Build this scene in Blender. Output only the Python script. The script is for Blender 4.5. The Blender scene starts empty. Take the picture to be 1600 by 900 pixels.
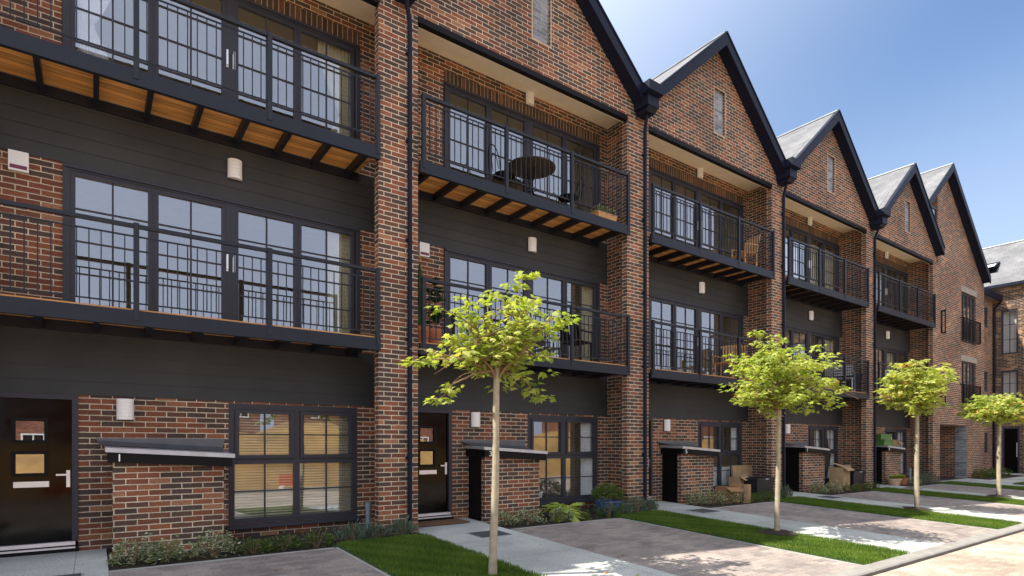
import bpy, bmesh, math, random
from mathutils import Vector, Matrix
random.seed(7)
SC = bpy.context.scene
COL = SC.collection
W, PW = 5.5916, 0.679            # bay spacing, pier width
R = 0.88                         # depth of the recessed front wall
IN = W - PW                      # clear width between piers
RIDGE_U, RIDGE_Z, PITCH = IN/2, 11.32, 0.89
FALL = 0.041                     # the forecourt falls towards the road
def gz(y): return FALL*y

# ------------------------------------------------------------------ materials
def mat(name):
    m = bpy.data.materials.new(name); m.use_nodes = True
    nt = m.node_tree; nt.nodes.clear()
    out = nt.nodes.new('ShaderNodeOutputMaterial')
    return m, nt, out
def N(nt, t, **kw):
    n = nt.nodes.new(t)
    for k, v in kw.items():
        if k in n.inputs: n.inputs[k].default_value = v
        else: setattr(n, k, v)
    return n
def link(nt, a, b): nt.links.new(a, b)
def c4(c): return (c[0], c[1], c[2], 1.0)
def ramp(nt, stops, interp='LINEAR'):
    r = nt.nodes.new('ShaderNodeValToRGB'); r.color_ramp.interpolation = interp
    e = r.color_ramp.elements
    while len(e) < len(stops): e.new(0.5)
    for i, (p, c) in enumerate(stops): e[i].position = p; e[i].color = c4(c)
    return r
def mixc(nt, a, b, fac, mode='MIX'):
    m = nt.nodes.new('ShaderNodeMix'); m.data_type = 'RGBA'; m.blend_type = mode
    for sock, v in ((m.inputs[0], fac), (m.inputs[6], a), (m.inputs[7], b)):
        if hasattr(v, 'is_linked'): nt.links.new(v, sock)
        elif isinstance(v, (int, float)): sock.default_value = v
        else: sock.default_value = c4(v)
    return m.outputs[2]
def coords(nt, kind='Object', scale=(1,1,1), rot=(0,0,0)):
    t = nt.nodes.new('ShaderNodeTexCoord'); mp = nt.nodes.new('ShaderNodeMapping')
    mp.inputs['Scale'].default_value = scale; mp.inputs['Rotation'].default_value = rot
    nt.links.new(t.outputs[kind], mp.inputs['Vector']); return mp.outputs['Vector']
def bump(nt, h, strength=.3, dist=.01):
    b = N(nt, 'ShaderNodeBump'); b.inputs['Strength'].default_value = strength; b.inputs['Distance'].default_value = dist
    nt.links.new(h, b.inputs['Height']); return b.outputs['Normal']

def plain(name, col, rough=.6, metal=0.0, var=.12, nscale=6.0, spec=.5, bumps=.0, kind='Object', coat=0):
    m, nt, out = mat(name)
    p = N(nt, 'ShaderNodeBsdfPrincipled', Roughness=rough, Metallic=metal)
    p.inputs['Specular IOR Level'].default_value = spec
    if coat: p.inputs['Coat Weight'].default_value = coat
    v = coords(nt, kind)
    n = N(nt, 'ShaderNodeTexNoise', Scale=nscale, Detail=5.0); link(nt, v, n.inputs['Vector'])
    lo = tuple(x*(1-var) for x in col); hi = tuple(min(1, x*(1+var)) for x in col)
    r = ramp(nt, [(.3, lo), (.7, hi)]); link(nt, n.outputs['Fac'], r.inputs[0])
    link(nt, r.outputs[0], p.inputs['Base Color'])
    rr = N(nt, 'ShaderNodeMath', operation='MULTIPLY_ADD'); link(nt, n.outputs['Fac'], rr.inputs[0]); rr.inputs[1].default_value = .25; rr.inputs[2].default_value = rough-.12
    link(nt, rr.outputs[0], p.inputs['Roughness'])
    if bumps: 
        n2 = N(nt, 'ShaderNodeTexNoise', Scale=nscale*12, Detail=3.0); link(nt, v, n2.inputs['Vector'])
        link(nt, bump(nt, n2.outputs['Fac'], bumps, .01), p.inputs['Normal'])
    link(nt, p.outputs[0], out.inputs[0]); return m

def brick_mat(name, stops, mortar, bw=.25, rh=.075, mort=.0058, offset=.5, rough=.85, stain=0):
    m, nt, out = mat(name)
    uv = nt.nodes.new('ShaderNodeUVMap'); uv.uv_map = 'UVMap'
    oi = nt.nodes.new('ShaderNodeObjectInfo')
    nz = N(nt, 'ShaderNodeTexNoise', Scale=26.0, Detail=2.0); link(nt, uv.outputs[0], nz.inputs['Vector'])
    sub = N(nt, 'ShaderNodeVectorMath', operation='SUBTRACT'); link(nt, nz.outputs['Color'], sub.inputs[0]); sub.inputs[1].default_value = (.5,.5,.5)
    sca = N(nt, 'ShaderNodeVectorMath', operation='SCALE'); link(nt, sub.outputs[0], sca.inputs[0]); sca.inputs['Scale'].default_value = .010
    # whole-brick shift so each house has its own sequence of bricks
    add = N(nt, 'ShaderNodeVectorMath', operation='ADD'); link(nt, uv.outputs[0], add.inputs[0]); link(nt, sca.outputs[0], add.inputs[1])
    mul = N(nt, 'ShaderNodeMath', operation='MULTIPLY'); link(nt, oi.outputs['Random'], mul.inputs[0]); mul.inputs[1].default_value = 60.0
    flo = N(nt, 'ShaderNodeMath', operation='FLOOR'); link(nt, mul.outputs[0], flo.inputs[0])
    mw = N(nt, 'ShaderNodeMath', operation='MULTIPLY'); link(nt, flo.outputs[0], mw.inputs[0]); mw.inputs[1].default_value = rh*2
    cx = N(nt, 'ShaderNodeCombineXYZ'); link(nt, mw.outputs[0], cx.inputs[1])
    add2 = N(nt, 'ShaderNodeVectorMath', operation='ADD'); link(nt, add.outputs[0], add2.inputs[0]); link(nt, cx.outputs[0], add2.inputs[1])
    b = N(nt, 'ShaderNodeTexBrick', offset=offset, squash=1.0)
    b.inputs['Scale'].default_value = 1; b.inputs['Brick Width'].default_value = bw; b.inputs['Row Height'].default_value = rh
    b.inputs['Mortar Size'].default_value = mort; b.inputs['Mortar Smooth'].default_value = .35
    b.inputs['Color1'].default_value = (0,0,0,1); b.inputs['Color2'].default_value = (1,1,1,1); b.inputs['Mortar'].default_value = (.5,.5,.5,1)
    link(nt, add2.outputs[0], b.inputs['Vector'])
    r = ramp(nt, stops); link(nt, b.outputs['Color'], r.inputs[0])
    n2 = N(nt, 'ShaderNodeTexNoise', Scale=38.0, Detail=6.0, Roughness=.7); link(nt, uv.outputs[0], n2.inputs['Vector'])
    r2 = ramp(nt, [(.25, (.55,.55,.58)), (.75, (1.45,1.42,1.38))]); link(nt, n2.outputs['Fac'], r2.inputs[0])
    col = mixc(nt, r.outputs[0], r2.outputs[0], 1.0, 'MULTIPLY')
    n3 = N(nt, 'ShaderNodeTexNoise', Scale=.7, Detail=6.0); link(nt, uv.outputs[0], n3.inputs['Vector'])
    r3 = ramp(nt, [(.3, (.70,.70,.71)), (.7, (1.22,1.21,1.19))]); link(nt, n3.outputs['Fac'], r3.inputs[0])
    n4 = N(nt, 'ShaderNodeTexNoise', Scale=7.0, Detail=5.0, Roughness=.75); link(nt, uv.outputs[0], n4.inputs['Vector'])
    r4 = ramp(nt, [(.64, (0,0,0)), (.78, (.30,.30,.30))]); link(nt, n4.outputs['Fac'], r4.inputs[0])
    col = mixc(nt, col, (.42,.40,.37), r4.outputs[0])
    n5 = N(nt, 'ShaderNodeTexNoise', Scale=5.0, Detail=4.0); link(nt, uv.outputs[0], n5.inputs['Vector'])
    r5 = ramp(nt, [(.3, tuple(x*.78 for x in mortar)), (.7, tuple(min(1,x*1.15) for x in mortar))]); link(nt, n5.outputs['Fac'], r5.inputs[0])
    col = mixc(nt, col, r5.outputs[0], b.outputs['Fac'])
    col = mixc(nt, col, r3.outputs[0], 1.0, 'MULTIPLY')
    if stain:
        n6 = N(nt, 'ShaderNodeTexNoise', Scale=1.7, Detail=7.0, Roughness=.65, Distortion=.4); link(nt, uv.outputs[0], n6.inputs['Vector'])
        r6 = ramp(nt, [(.53, (1,1,1)), (.66, (1-stain,1-stain,1-stain))]); link(nt, n6.outputs['Fac'], r6.inputs[0])
        col = mixc(nt, col, r6.outputs[0], 1.0, 'MULTIPLY')
        v6 = N(nt, 'ShaderNodeTexVoronoi', Scale=2.3); link(nt, uv.outputs[0], v6.inputs['Vector'])
        r7 = ramp(nt, [(.015, (.35,.33,.31)), (.04, (1,1,1))]); link(nt, v6.outputs['Distance'], r7.inputs[0])
        col = mixc(nt, col, r7.outputs[0], 1.0, 'MULTIPLY')
    p = N(nt, 'ShaderNodeBsdfPrincipled', Roughness=rough); p.inputs['Specular IOR Level'].default_value = .25
    link(nt, col, p.inputs['Base Color'])
    inv = N(nt, 'ShaderNodeMath', operation='SUBTRACT'); inv.inputs[0].default_value = 1; link(nt, b.outputs['Fac'], inv.inputs[1])
    ad = N(nt, 'ShaderNodeMath', operation='MULTIPLY_ADD'); link(nt, n2.outputs['Fac'], ad.inputs[0]); ad.inputs[1].default_value = .35; link(nt, inv.outputs[0], ad.inputs[2])
    link(nt, bump(nt, ad.outputs[0], .55, .008), p.inputs['Normal'])
    link(nt, p.outputs[0], out.inputs[0]); return m

BR = [(0, (.074,.054,.047)), (.34, (.105,.069,.056)), (.46, (.14,.068,.048)), (.70, (.215,.078,.045)), (.9, (.285,.112,.058)), (1, (.35,.18,.10))]
BR_B = [(0, (.060,.052,.055)), (.45, (.10,.078,.07)), (.6, (.20,.12,.085)), (1, (.30,.19,.12))]
BR_G = [(0, (.15,.165,.185)), (1, (.34,.365,.40))]
M = {}
M['brick'] = brick_mat('brick_red_blue', BR, (.67,.575,.425), mort=.0074)
M['brick_soldier'] = brick_mat('brick_soldier', [(0,(.05,.04,.038)),(.6,(.085,.06,.05)),(1,(.17,.085,.055))], (.50,.36,.22), bw=.25, rh=.0845, mort=.006, offset=0)
M['brick_grey'] = brick_mat('brick_grey', BR_G, (.42,.43,.44))
M['brick_buff'] = brick_mat('brick_buff', [(0,(.045,.033,.03)),(.5,(.10,.06,.045)),(.7,(.25,.13,.07)),(1,(.36,.22,.12))], (.55,.48,.38))
M['paving'] = brick_mat('drive_blocks', [(0,(.255,.225,.21)),(.5,(.325,.28,.255)),(1,(.39,.325,.285))], (.25,.225,.205), bw=.24, rh=.105, mort=.004, rough=.9, stain=.22)
M['road'] = brick_mat('road_blocks', [(0,(.37,.30,.235)),(.5,(.43,.355,.28)),(1,(.49,.40,.325))], (.37,.315,.26), bw=.22, rh=.11, mort=.0035, rough=.9, stain=.14)
M['flag'] = brick_mat('path_flags', [(0,(.44,.46,.435)),(1,(.50,.52,.49))], (.27,.27,.25), bw=1.9, rh=1.15, mort=.0045, offset=0, rough=.85, stain=.13)
M['slate'] = brick_mat('roof_slates', [(0,(.15,.155,.165)),(.5,(.175,.18,.19)),(1,(.20,.205,.215))], (.09,.095,.105), bw=.3, rh=.22, mort=.004, rough=.65)
M['clad'] = plain('cladding_board', (.054,.058,.060), .6, var=.16, nscale=1.6, bumps=.05, spec=.2)
M['steel'] = plain('dark_steel', (.014,.017,.028), .45, var=.1, nscale=5, spec=.3)
M['rail'] = plain('railing_paint', (.018,.021,.030), .42, var=.1, spec=.3)
M['frame'] = plain('frame_paint', (.046,.047,.060), .45, var=.08, nscale=3, spec=.25)
M['black'] = plain('black_paint', (.007,.007,.008), .5, spec=.15)
M['doorblack'] = plain('door_gloss', (.004,.003,.003), .10, var=.2, spec=.22)
M['barge'] = plain('barge_paint', (.009,.012,.028), .5, var=.1, spec=.18)
M['cream'] = plain('cream_soffit', (.88,.77,.60), .8, var=.05)
M['white'] = plain('white_plastic', (.87,.87,.85), .45, var=.04)
M['maroon'] = plain('maroon_strip', (.16,.012,.05), .4)
M['chrome'] = plain('chrome', (.80,.81,.83), .38, metal=.6, var=.04)
M['brass'] = plain('brass', (.75,.55,.22), .22, metal=1.0, var=.04)
M['lead'] = plain('lead_sheet', (.12,.13,.15), .45, var=.2, nscale=4, metal=.3)
M['zinc'] = plain('zinc_edge', (.50,.53,.57), .38, metal=.4, var=.12)
M['concrete'] = plain('concrete', (.36,.35,.325), .9, var=.12, nscale=4, bumps=.25)
M['kerbstone'] = plain('kerb_stone', (.27,.255,.23), .9, var=.15, nscale=5, bumps=.2)
M['stone'] = plain('stone_lintel', (.33,.31,.27), .85, var=.15, nscale=5, bumps=.2)
M['soil'] = plain('bed_soil', (.035,.025,.017), .95, var=.5, nscale=14, bumps=.9)
M['earth'] = plain('site_earth', (.33,.27,.19), .95, var=.25, nscale=.35, bumps=.5)
M['mound'] = plain('mound_earth', (.36,.20,.06), .95, var=.35, nscale=.8, bumps=.6)
M['iron'] = plain('cover_iron', (.085,.09,.10), .5, var=.3, nscale=30, bumps=.6)
M['terracotta'] = plain('terracotta', (.42,.16,.075), .75, var=.2)
M['palepot'] = plain('pale_pot', (.52,.38,.24), .75, var=.2)
M['blueglaze'] = plain('blue_glaze', (.04,.095,.22), .18, var=.35, nscale=9, coat=.4)
M['card'] = plain('cardboard', (.40,.27,.145), .85, var=.14, nscale=5)
M['card2'] = plain('cardboard_dark', (.33,.17,.07), .8, var=.18, nscale=5)
M['bin'] = plain('black_plastic', (.016,.017,.024), .5, var=.15)
M['greenbox'] = plain('green_plastic', (.075,.19,.045), .45, var=.12)
M['greypipe'] = plain('grey_pipe', (.22,.27,.30), .5, var=.1)
M['orange'] = plain('orange_plastic', (.75,.13,.03), .5)
M['wickermat'] = plain('door_mat', (.17,.09,.045), .95, var=.3, nscale=40, bumps=.6)
M['pine'] = None
M['room'] = plain('room_wall', (.52,.48,.38), .9, var=.06)
M['curtain'] = plain('white_curtain', (.92,.93,.95), .9, var=.06)
M['linen'] = plain('cream_curtain', (.74,.70,.52), .9, var=.08)
M['blind'] = plain('blind_slat', (.50,.45,.33), .5, var=.05)
M['bark'] = plain('young_bark', (.37,.315,.225), .8, var=.22, nscale=9, bumps=.3)
M['twig'] = plain('twig_bark', (.22,.14,.075), .8, var=.2)
M['tablewood'] = plain('table_top', (.045,.038,.028), .5, var=.25, nscale=8)
M['teak'] = plain('teak_wood', (.60,.35,.15), .6, var=.25, nscale=7)
M['purple'] = plain('orchid_petal', (.30,.10,.32), .6)

def wood(name, c1, c2, c3):
    m, nt, out = mat(name)
    uv = nt.nodes.new('ShaderNodeUVMap'); uv.uv_map = 'UVMap'
    mp = N(nt, 'ShaderNodeMapping'); mp.inputs['Scale'].default_value = (1.4, 26, 1); link(nt, uv.outputs[0], mp.inputs['Vector'])
    n = N(nt, 'ShaderNodeTexNoise', Scale=1.0, Detail=6.0, Distortion=.6); link(nt, mp.outputs[0], n.inputs['Vector'])
    r = ramp(nt, [(.3, c1), (.52, c2), (.72, c3)]); link(nt, n.outputs['Fac'], r.inputs[0])
    br = N(nt, 'ShaderNodeTexBrick', offset=.5); br.inputs['Scale'].default_value = 1; br.inputs['Brick Width'].default_value = 40; br.inputs['Row Height'].default_value = .12
    br.inputs['Mortar Size'].default_value = .003; br.inputs['Color1'].default_value = (.75,.75,.75,1); br.inputs['Color2'].default_value = (1.15,1.15,1.15,1); br.inputs['Mortar'].default_value = (.15,.12,.1,1)
    link(nt, uv.outputs[0], br.inputs['Vector'])
    col = mixc(nt, r.outputs[0], br.outputs['Color'], 1.0, 'MULTIPLY')
    vo = N(nt, 'ShaderNodeTexVoronoi', Scale=5.0); link(nt, uv.outputs[0], vo.inputs['Vector'])
    rk = ramp(nt, [(.03, (.18,.10,.06)), (.07, (1,1,1))]); link(nt, vo.outputs['Distance'], rk.inputs[0])
    col = mixc(nt, col, rk.outputs[0], 1.0, 'MULTIPLY')
    p = N(nt, 'ShaderNodeBsdfPrincipled', Roughness=.6); link(nt, col, p.inputs['Base Color'])
    link(nt, p.outputs[0], out.inputs[0]); return m
M['pine'] = wood('pine_decking', (.50,.215,.07), (.82,.39,.115), (.94,.54,.20))

def glass_mat(name, base=.30, tint=(.93,.95,.95)):
    m, nt, out = mat(name)
    t = N(nt, 'ShaderNodeBsdfTransparent'); t.inputs[0].default_value = c4(tint)
    g = N(nt, 'ShaderNodeBsdfGlossy', Roughness=.0); g.inputs[0].default_value = (.86,.92,1.0,1)
    v = coords(nt, 'Object')
    n = N(nt, 'ShaderNodeTexNoise', Scale=1.3, Detail=1.0); link(nt, v, n.inputs['Vector'])
    nb = bump(nt, n.outputs['Fac'], .06, .02); link(nt, nb, g.inputs['Normal'])
    lw = N(nt, 'ShaderNodeLayerWeight', Blend=.5)
    f = N(nt, 'ShaderNodeMath', operation='POWER'); link(nt, lw.outputs['Facing'], f.inputs[0]); f.inputs[1].default_value = 4.5
    a = N(nt, 'ShaderNodeMath', operation='MULTIPLY_ADD', use_clamp=True); link(nt, f.outputs[0], a.inputs[0]); a.inputs[1].default_value = .75; a.inputs[2].default_value = base
    mx = N(nt, 'ShaderNodeMixShader'); link(nt, a.outputs[0], mx.inputs[0]); link(nt, t.outputs[0], mx.inputs[1]); link(nt, g.outputs[0], mx.inputs[2])
    link(nt, mx.outputs[0], out.inputs[0]); return m
M['glass'] = glass_mat('window_glass', .31)
M['glass_g'] = glass_mat('ground_window_glass', .24)
M['glass_low'] = glass_mat('door_glass', .40)

def lens_mat():
    m, nt, out = mat('lamp_lens')
    p = N(nt, 'ShaderNodeBsdfPrincipled', Roughness=.35); p.inputs['Base Color'].default_value = (.92,.92,.90,1)
    link(nt, p.outputs[0], out.inputs[0]); return m
M['lens'] = lens_mat()

def leaf_mat(name, stops, transl=.4, rough=.5):
    m, nt, out = mat(name)
    at = N(nt, 'ShaderNodeAttribute', attribute_name='tint')
    r = ramp(nt, stops); link(nt, at.outputs['Fac'], r.inputs[0])
    d = N(nt, 'ShaderNodeBsdfPrincipled', Roughness=rough); d.inputs['Specular IOR Level'].default_value = .35
    link(nt, r.outputs[0], d.inputs['Base Color'])
    t = N(nt, 'ShaderNodeBsdfTranslucent')
    tc = mixc(nt, r.outputs[0], (1.25,1.3,.55), 1.0, 'MULTIPLY'); link(nt, tc, t.inputs[0])
    mx = N(nt, 'ShaderNodeMixShader'); mx.inputs[0].default_value = transl
    link(nt, d.outputs[0], mx.inputs[1]); link(nt, t.outputs[0], mx.inputs[2])
    link(nt, mx.outputs[0], out.inputs[0]); return m
M['maple'] = leaf_mat('maple_leaf', [(0,(.16,.25,.042)),(.5,(.38,.44,.095)),(.9,(.60,.59,.20)),(.955,(.56,.40,.13)),(1,(.50,.24,.07))], .5)
M['shrub'] = leaf_mat('box_leaf', [(0,(.05,.09,.018)),(1,(.14,.20,.04))], .25)
M['varieg'] = leaf_mat('variegated_leaf', [(0,(.12,.17,.08)),(.5,(.24,.30,.15)),(1,(.62,.62,.42))], .25)
M['lavender'] = leaf_mat('lavender_leaf', [(0,(.07,.11,.075)),(1,(.20,.26,.20))], .25)
M['hosta'] = leaf_mat('hosta_leaf', [(0,(.26,.36,.05)),(1,(.58,.62,.14))], .35)
M['cactus'] = leaf_mat('dark_leaf', [(0,(.02,.05,.015)),(1,(.06,.12,.03))], .15)
M['flower'] = leaf_mat('flower_petal', [(0,(.10,.17,.05)),(.5,(.20,.28,.08)),(.8,(.7,.68,.6)),(1,(.8,.78,.7))], .3)
M['grassblade'] = leaf_mat('grass_blade', [(0,(.065,.125,.014)),(.7,(.145,.235,.028)),(1,(.26,.30,.07))], .35)
M['grassbase'] = plain('lawn_base', (.035,.075,.014), .95, var=.3, nscale=9, bumps=.7)

# ------------------------------------------------------------------ mesh helpers
class MB:
    def __init__(s): s.v = []; s.f = []; s.uv = []; s.smooth = False
    def face(s, pts, uv=None):
        i = len(s.v); pts = [Vector(p) for p in pts]; s.v += pts; s.f.append(tuple(range(i, i+len(pts))))
        if uv is None:
            n = Vector((0,0,0))
            for a in range(len(pts)):
                p, q = pts[a], pts[(a+1) % len(pts)]
                n += Vector(((p.y-q.y)*(p.z+q.z), (p.z-q.z)*(p.x+q.x), (p.x-q.x)*(p.y+q.y)))
            ax, ay, az = abs(n.x), abs(n.y), abs(n.z)
            if ay >= ax and ay >= az: uv = [(p.x, p.z) for p in pts]
            elif ax >= az: uv = [(p.y, p.z) for p in pts]
            else: uv = [(p.x, p.y) for p in pts]
        s.uv.append(uv); return s
    def box(s, x0, x1, y0, y1, z0, z1, skip=''):
        if x1 < x0: x0, x1 = x1, x0
        if y1 < y0: y0, y1 = y1, y0
        if z1 < z0: z0, z1 = z1, z0
        if 'f' not in skip: s.face([(x0,y0,z0),(x1,y0,z0),(x1,y0,z1),(x0,y0,z1)])
        if 'b' not in skip: s.face([(x1,y1,z0),(x0,y1,z0),(x0,y1,z1),(x1,y1,z1)])
        if 'l' not in skip: s.face([(x0,y1,z0),(x0,y0,z0),(x0,y0,z1),(x0,y1,z1)])
        if 'r' not in skip: s.face([(x1,y0,z0),(x1,y1,z0),(x1,y1,z1),(x1,y0,z1)])
        if 't' not in skip: s.face([(x0,y0,z1),(x1,y0,z1),(x1,y1,z1),(x0,y1,z1)])
        if 'd' not in skip: s.face([(x0,y1,z0),(x1,y1,z0),(x1,y0,z0),(x0,y0,z0)])
        return s
    def prism(s, poly, y0, y1):                     # poly in x,z counter-clockwise seen from the front (-y)
        n = len(poly)
        s.face([(x,y0,z) for x,z in poly]); s.face([(x,y1,z) for x,z in reversed(poly)])
        for i in range(n):
            (a,b),(c,d) = poly[i], poly[(i+1)%n]
            s.face([(a,y1,b),(c,y1,d),(c,y0,d),(a,y0,b)])
        return s
    def prism_x(s, poly, x0, x1):                   # poly in y,z
        n = len(poly)
        s.face([(x0,y,z) for y,z in reversed(poly)]); s.face([(x1,y,z) for y,z in poly])
        for i in range(n):
            (a,b),(c,d) = poly[i], poly[(i+1)%n]
            s.face([(x0,a,b),(x0,c,d),(x1,c,d),(x1,a,b)])
        return s
    def prism_z(s, poly, z0, z1):
        n = len(poly)
        s.face([(x,y,z1) for x,y in poly]); s.face([(x,y,z0) for x,y in reversed(poly)])
        for i in range(n):
            (a,b),(c,d) = poly[i], poly[(i+1)%n]
            s.face([(a,b,z0),(c,d,z0),(c,d,z1),(a,b,z1)])
        return s
    def tube(s, pts, rads, n=8, caps=True):
        pts = [Vector(p) for p in pts]
        if not isinstance(rads, (list, tuple)): rads = [rads]*len(pts)
        rings = []; L = 0
        for i, p in enumerate(pts):
            d = (pts[min(i+1, len(pts)-1)] - pts[max(i-1, 0)]).normalized()
            a = d.orthogonal().normalized() if i == 0 else (rings_a - d*rings_a.dot(d)).normalized()
            rings_a = a; b = d.cross(a)
            if i: L += (p-pts[i-1]).length
            rings.append(([p + (a*math.cos(t)+b*math.sin(t))*rads[i] for t in [2*math.pi*k/n for k in range(n)]], L))
        for i in range(len(rings)-1):
            r0, l0 = rings[i]; r1, l1 = rings[i+1]
            for k in range(n):
                k2 = (k+1) % n
                s.face([r0[k], r0[k2], r1[k2], r1[k]], [(k/n, l0), ((k+1)/n, l0), ((k+1)/n, l1), (k/n, l1)])
        if caps:
            s.face(list(reversed(rings[0][0]))); s.face(rings[-1][0])
        s.smooth = True
        return s
    def lathe(s, prof, n=20, c=(0,0,0), sx=1.0):
        c = Vector(c)
        def P(r, z, k): t = 2*math.pi*k/n; return c + Vector((r*math.cos(t)*sx, r*math.sin(t), z))
        for i in range(len(prof)-1):
            (r0,z0),(r1,z1) = prof[i], prof[i+1]
            for k in range(n):
                if r0 < 1e-6: s.face([P(r0,z0,k), P(r1,z1,k+1), P(r1,z1,k)][::1])
                elif r1 < 1e-6: s.face([P(r0,z0,k), P(r0,z0,k+1), P(r1,z1,k)])
                else: s.face([P(r0,z0,k), P(r0,z0,k+1), P(r1,z1,k+1), P(r1,z1,k)])
        s.smooth = True
        return s
    def holes(s, x0, x1, z0, z1, hs, fn, depth):    # rectangle with rectangular openings; fn(a, z, d) -> point, d = depth behind the face
        xs = sorted({x0, x1, *[min(max(h[i],x0),x1) for h in hs for i in (0,1)]}); zs = sorted({z0, z1, *[min(max(h[i],z0),z1) for h in hs for i in (2,3)]})
        for i in range(len(xs)-1):
            for j in range(len(zs)-1):
                cx, cz = (xs[i]+xs[i+1])/2, (zs[j]+zs[j+1])/2
                if any(h[0] < cx < h[1] and h[2] < cz < h[3] for h in hs): continue
                a = [(xs[i],zs[j]),(xs[i+1],zs[j]),(xs[i+1],zs[j+1]),(xs[i],zs[j+1])]
                s.face([fn(x,z,0) for x,z in a], a)
        for h in hs:
            a, b, c, d = h[:4]
            s.face([fn(a,c,0), fn(a,d,0), fn(a,d,depth), fn(a,c,depth)], [(0,c),(0,d),(depth,d),(depth,c)])
            s.face([fn(b,c,depth), fn(b,d,depth), fn(b,d,0), fn(b,c,0)], [(depth,c),(depth,d),(0,d),(0,c)])
            s.face([fn(a,c,depth), fn(b,c,depth), fn(b,c,0), fn(a,c,0)]); s.face([fn(a,d,0), fn(b,d,0), fn(b,d,depth), fn(a,d,depth)])
        return s
    def mesh(s, name):
        me = bpy.data.meshes.new(name); me.from_pydata([tuple(v) for v in s.v], [], s.f)
        ul = me.uv_layers.new(name='UVMap'); flat = []
        for u in s.uv:
            for p in u: flat += [p[0], p[1]]
        ul.data.foreach_set('uv', flat)
        if s.smooth:
            bm = bmesh.new(); bm.from_mesh(me); bmesh.ops.remove_doubles(bm, verts=bm.verts, dist=1e-5)
            bm.to_mesh(me); bm.free()
            me.polygons.foreach_set('use_smooth', [True]*len(me.polygons)); me.set_sharp_from_angle(angle=math.radians(40))
        me.update(); return me
    def build(s, name, m, parent=None, loc=(0,0,0), rz=0):
        return put(name, s.mesh(name), m, parent, loc, rz)
def put(name, me, m, parent=None, loc=(0,0,0), rz=0):
    if m is not None and not me.materials: me.materials.append(M[m] if isinstance(m, str) else m)
    o = bpy.data.objects.new(name, me); COL.objects.link(o); o.parent = parent; o.location = loc; o.rotation_euler = (0,0,rz)
    return o
def tag(o, label=None, cat=None, group=None, kind=None):
    if label: o['label'] = label
    if cat: o['category'] = cat
    if group: o['group'] = group
    if kind: o['kind'] = kind
    return o
def empty(name, loc, label=None, cat=None, group=None, rz=0):
    o = bpy.data.objects.new(name, None); COL.objects.link(o); o.location = loc; o.rotation_euler = (0,0,rz); o.empty_display_size = .2
    return tag(o, label, cat, group)
CACHE = {}
def part(name, m, parent, key, fn, loc=(0,0,0), rz=0):   # a part whose mesh is made once and shared by all copies
    if key not in CACHE:
        mb = fn()
        CACHE[key] = mb.mesh(name) if isinstance(mb, MB) else mb
    return put(name, CACHE[key], m, parent, loc, rz)
def fY(y0): return lambda x, z, d: (x, y0+d, z)
def fX(x0): return lambda y, z, d: (x0+d, y, z)

# ------------------------------------------------------------------ the terraced house
def roof_z(u): return RIDGE_Z - PITCH*abs(u-RIDGE_U)
VAL = -PW/2; VAR = IN + PW/2                       # valley to valley
DOOR = (.10, 1.13, .05, 2.06); GWIN = (2.92, 4.90, .21, 2.03)
FWIN = (.97, 4.94, 3.10, 5.05); UWIN = (.96, 4.93, 6.12, 8.13)
DOOR_R = DOOR[1]

def wall_fn():
    mb = MB()
    mb.holes(-.10, 5.21, -.12, 8.66, [DOOR, GWIN, FWIN, UWIN], fY(R), .10)
    mb.face([(5.21, .15, -.12), (5.21, .15, 8.66), (5.21, R, 8.66), (5.21, R, -.12)])
    mb.face([(-.10, R, -.12), (-.10, R, 8.66), (-.10, .15, 8.66), (-.10, .15, -.12)])
    return mb
def pier_fn():
    mb = MB(); mb.box(IN, W, 0, .16, -.15, 8.41, skip='td'); return mb
def gable_fn():
    mb = MB(); a, b, z0, z1 = 2.37, 2.80, 9.03, 10.12; zb = 8.41; t = .1
    def top(u): return roof_z(u) - t
    mb.face([(VAL,0,zb),(a,0,zb),(a,0,top(a)),(VAL,0,top(VAL))])
    mb.face([(b,0,zb),(VAR,0,zb),(VAR,0,top(VAR)),(b,0,top(b))])
    mb.face([(a,0,zb),(b,0,zb),(b,0,z0),(a,0,z0)])
    mb.face([(a,0,z1),(b,0,z1),(b,0,top(b)),(RIDGE_U,0,top(RIDGE_U)),(a,0,top(a))])
    for (p, q) in (((a,z0),(a,z1)), ((b,z1),(b,z0)), ((a,z1),(b,z1)), ((b,z0),(a,z0))):
        mb.face([(p[0],0,p[1]),(q[0],0,q[1]),(q[0],.07,q[1]),(p[0],.07,p[1])])
    mb.face([(VAL,0,zb),(VAL,.09,zb),(VAR,.09,zb),(VAR,0,zb)])
    return mb
def roof_fn():
    mb = MB(); y0, y1 = -.24, 9.0; t = .10
    for (a, b) in ((VAL, RIDGE_U), (RIDGE_U, VAR)):
        za, zb = roof_z(a), roof_z(b); L = math.hypot(b-a, zb-za)
        uv = [(y0,0),(y1,0),(y1,L),(y0,L)] if a < RIDGE_U-.1 else [(y0,L),(y1,L),(y1,0),(y0,0)]
        mb.face([(a,y1,za),(a,y0,za),(b,y0,zb),(b,y1,zb)], [uv[1],uv[0],uv[3],uv[2]])
        mb.face([(a,y0,za-t),(a,y1,za-t),(b,y1,zb-t),(b,y0,zb-t)])
        mb.face([(a,y0,za-t),(b,y0,zb-t),(b,y0,zb),(a,y0,za)])
        mb.face([(b,y1,zb-t),(a,y1,za-t),(a,y1,za),(b,y1,zb)])
    mb.face([(VAR,y1,8.66),(VAL,y1,8.66),(VAL,y1,roof_z(VAL)),(RIDGE_U,y1,RIDGE_Z),(VAR,y1,roof_z(VAR))])
    return mb
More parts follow.
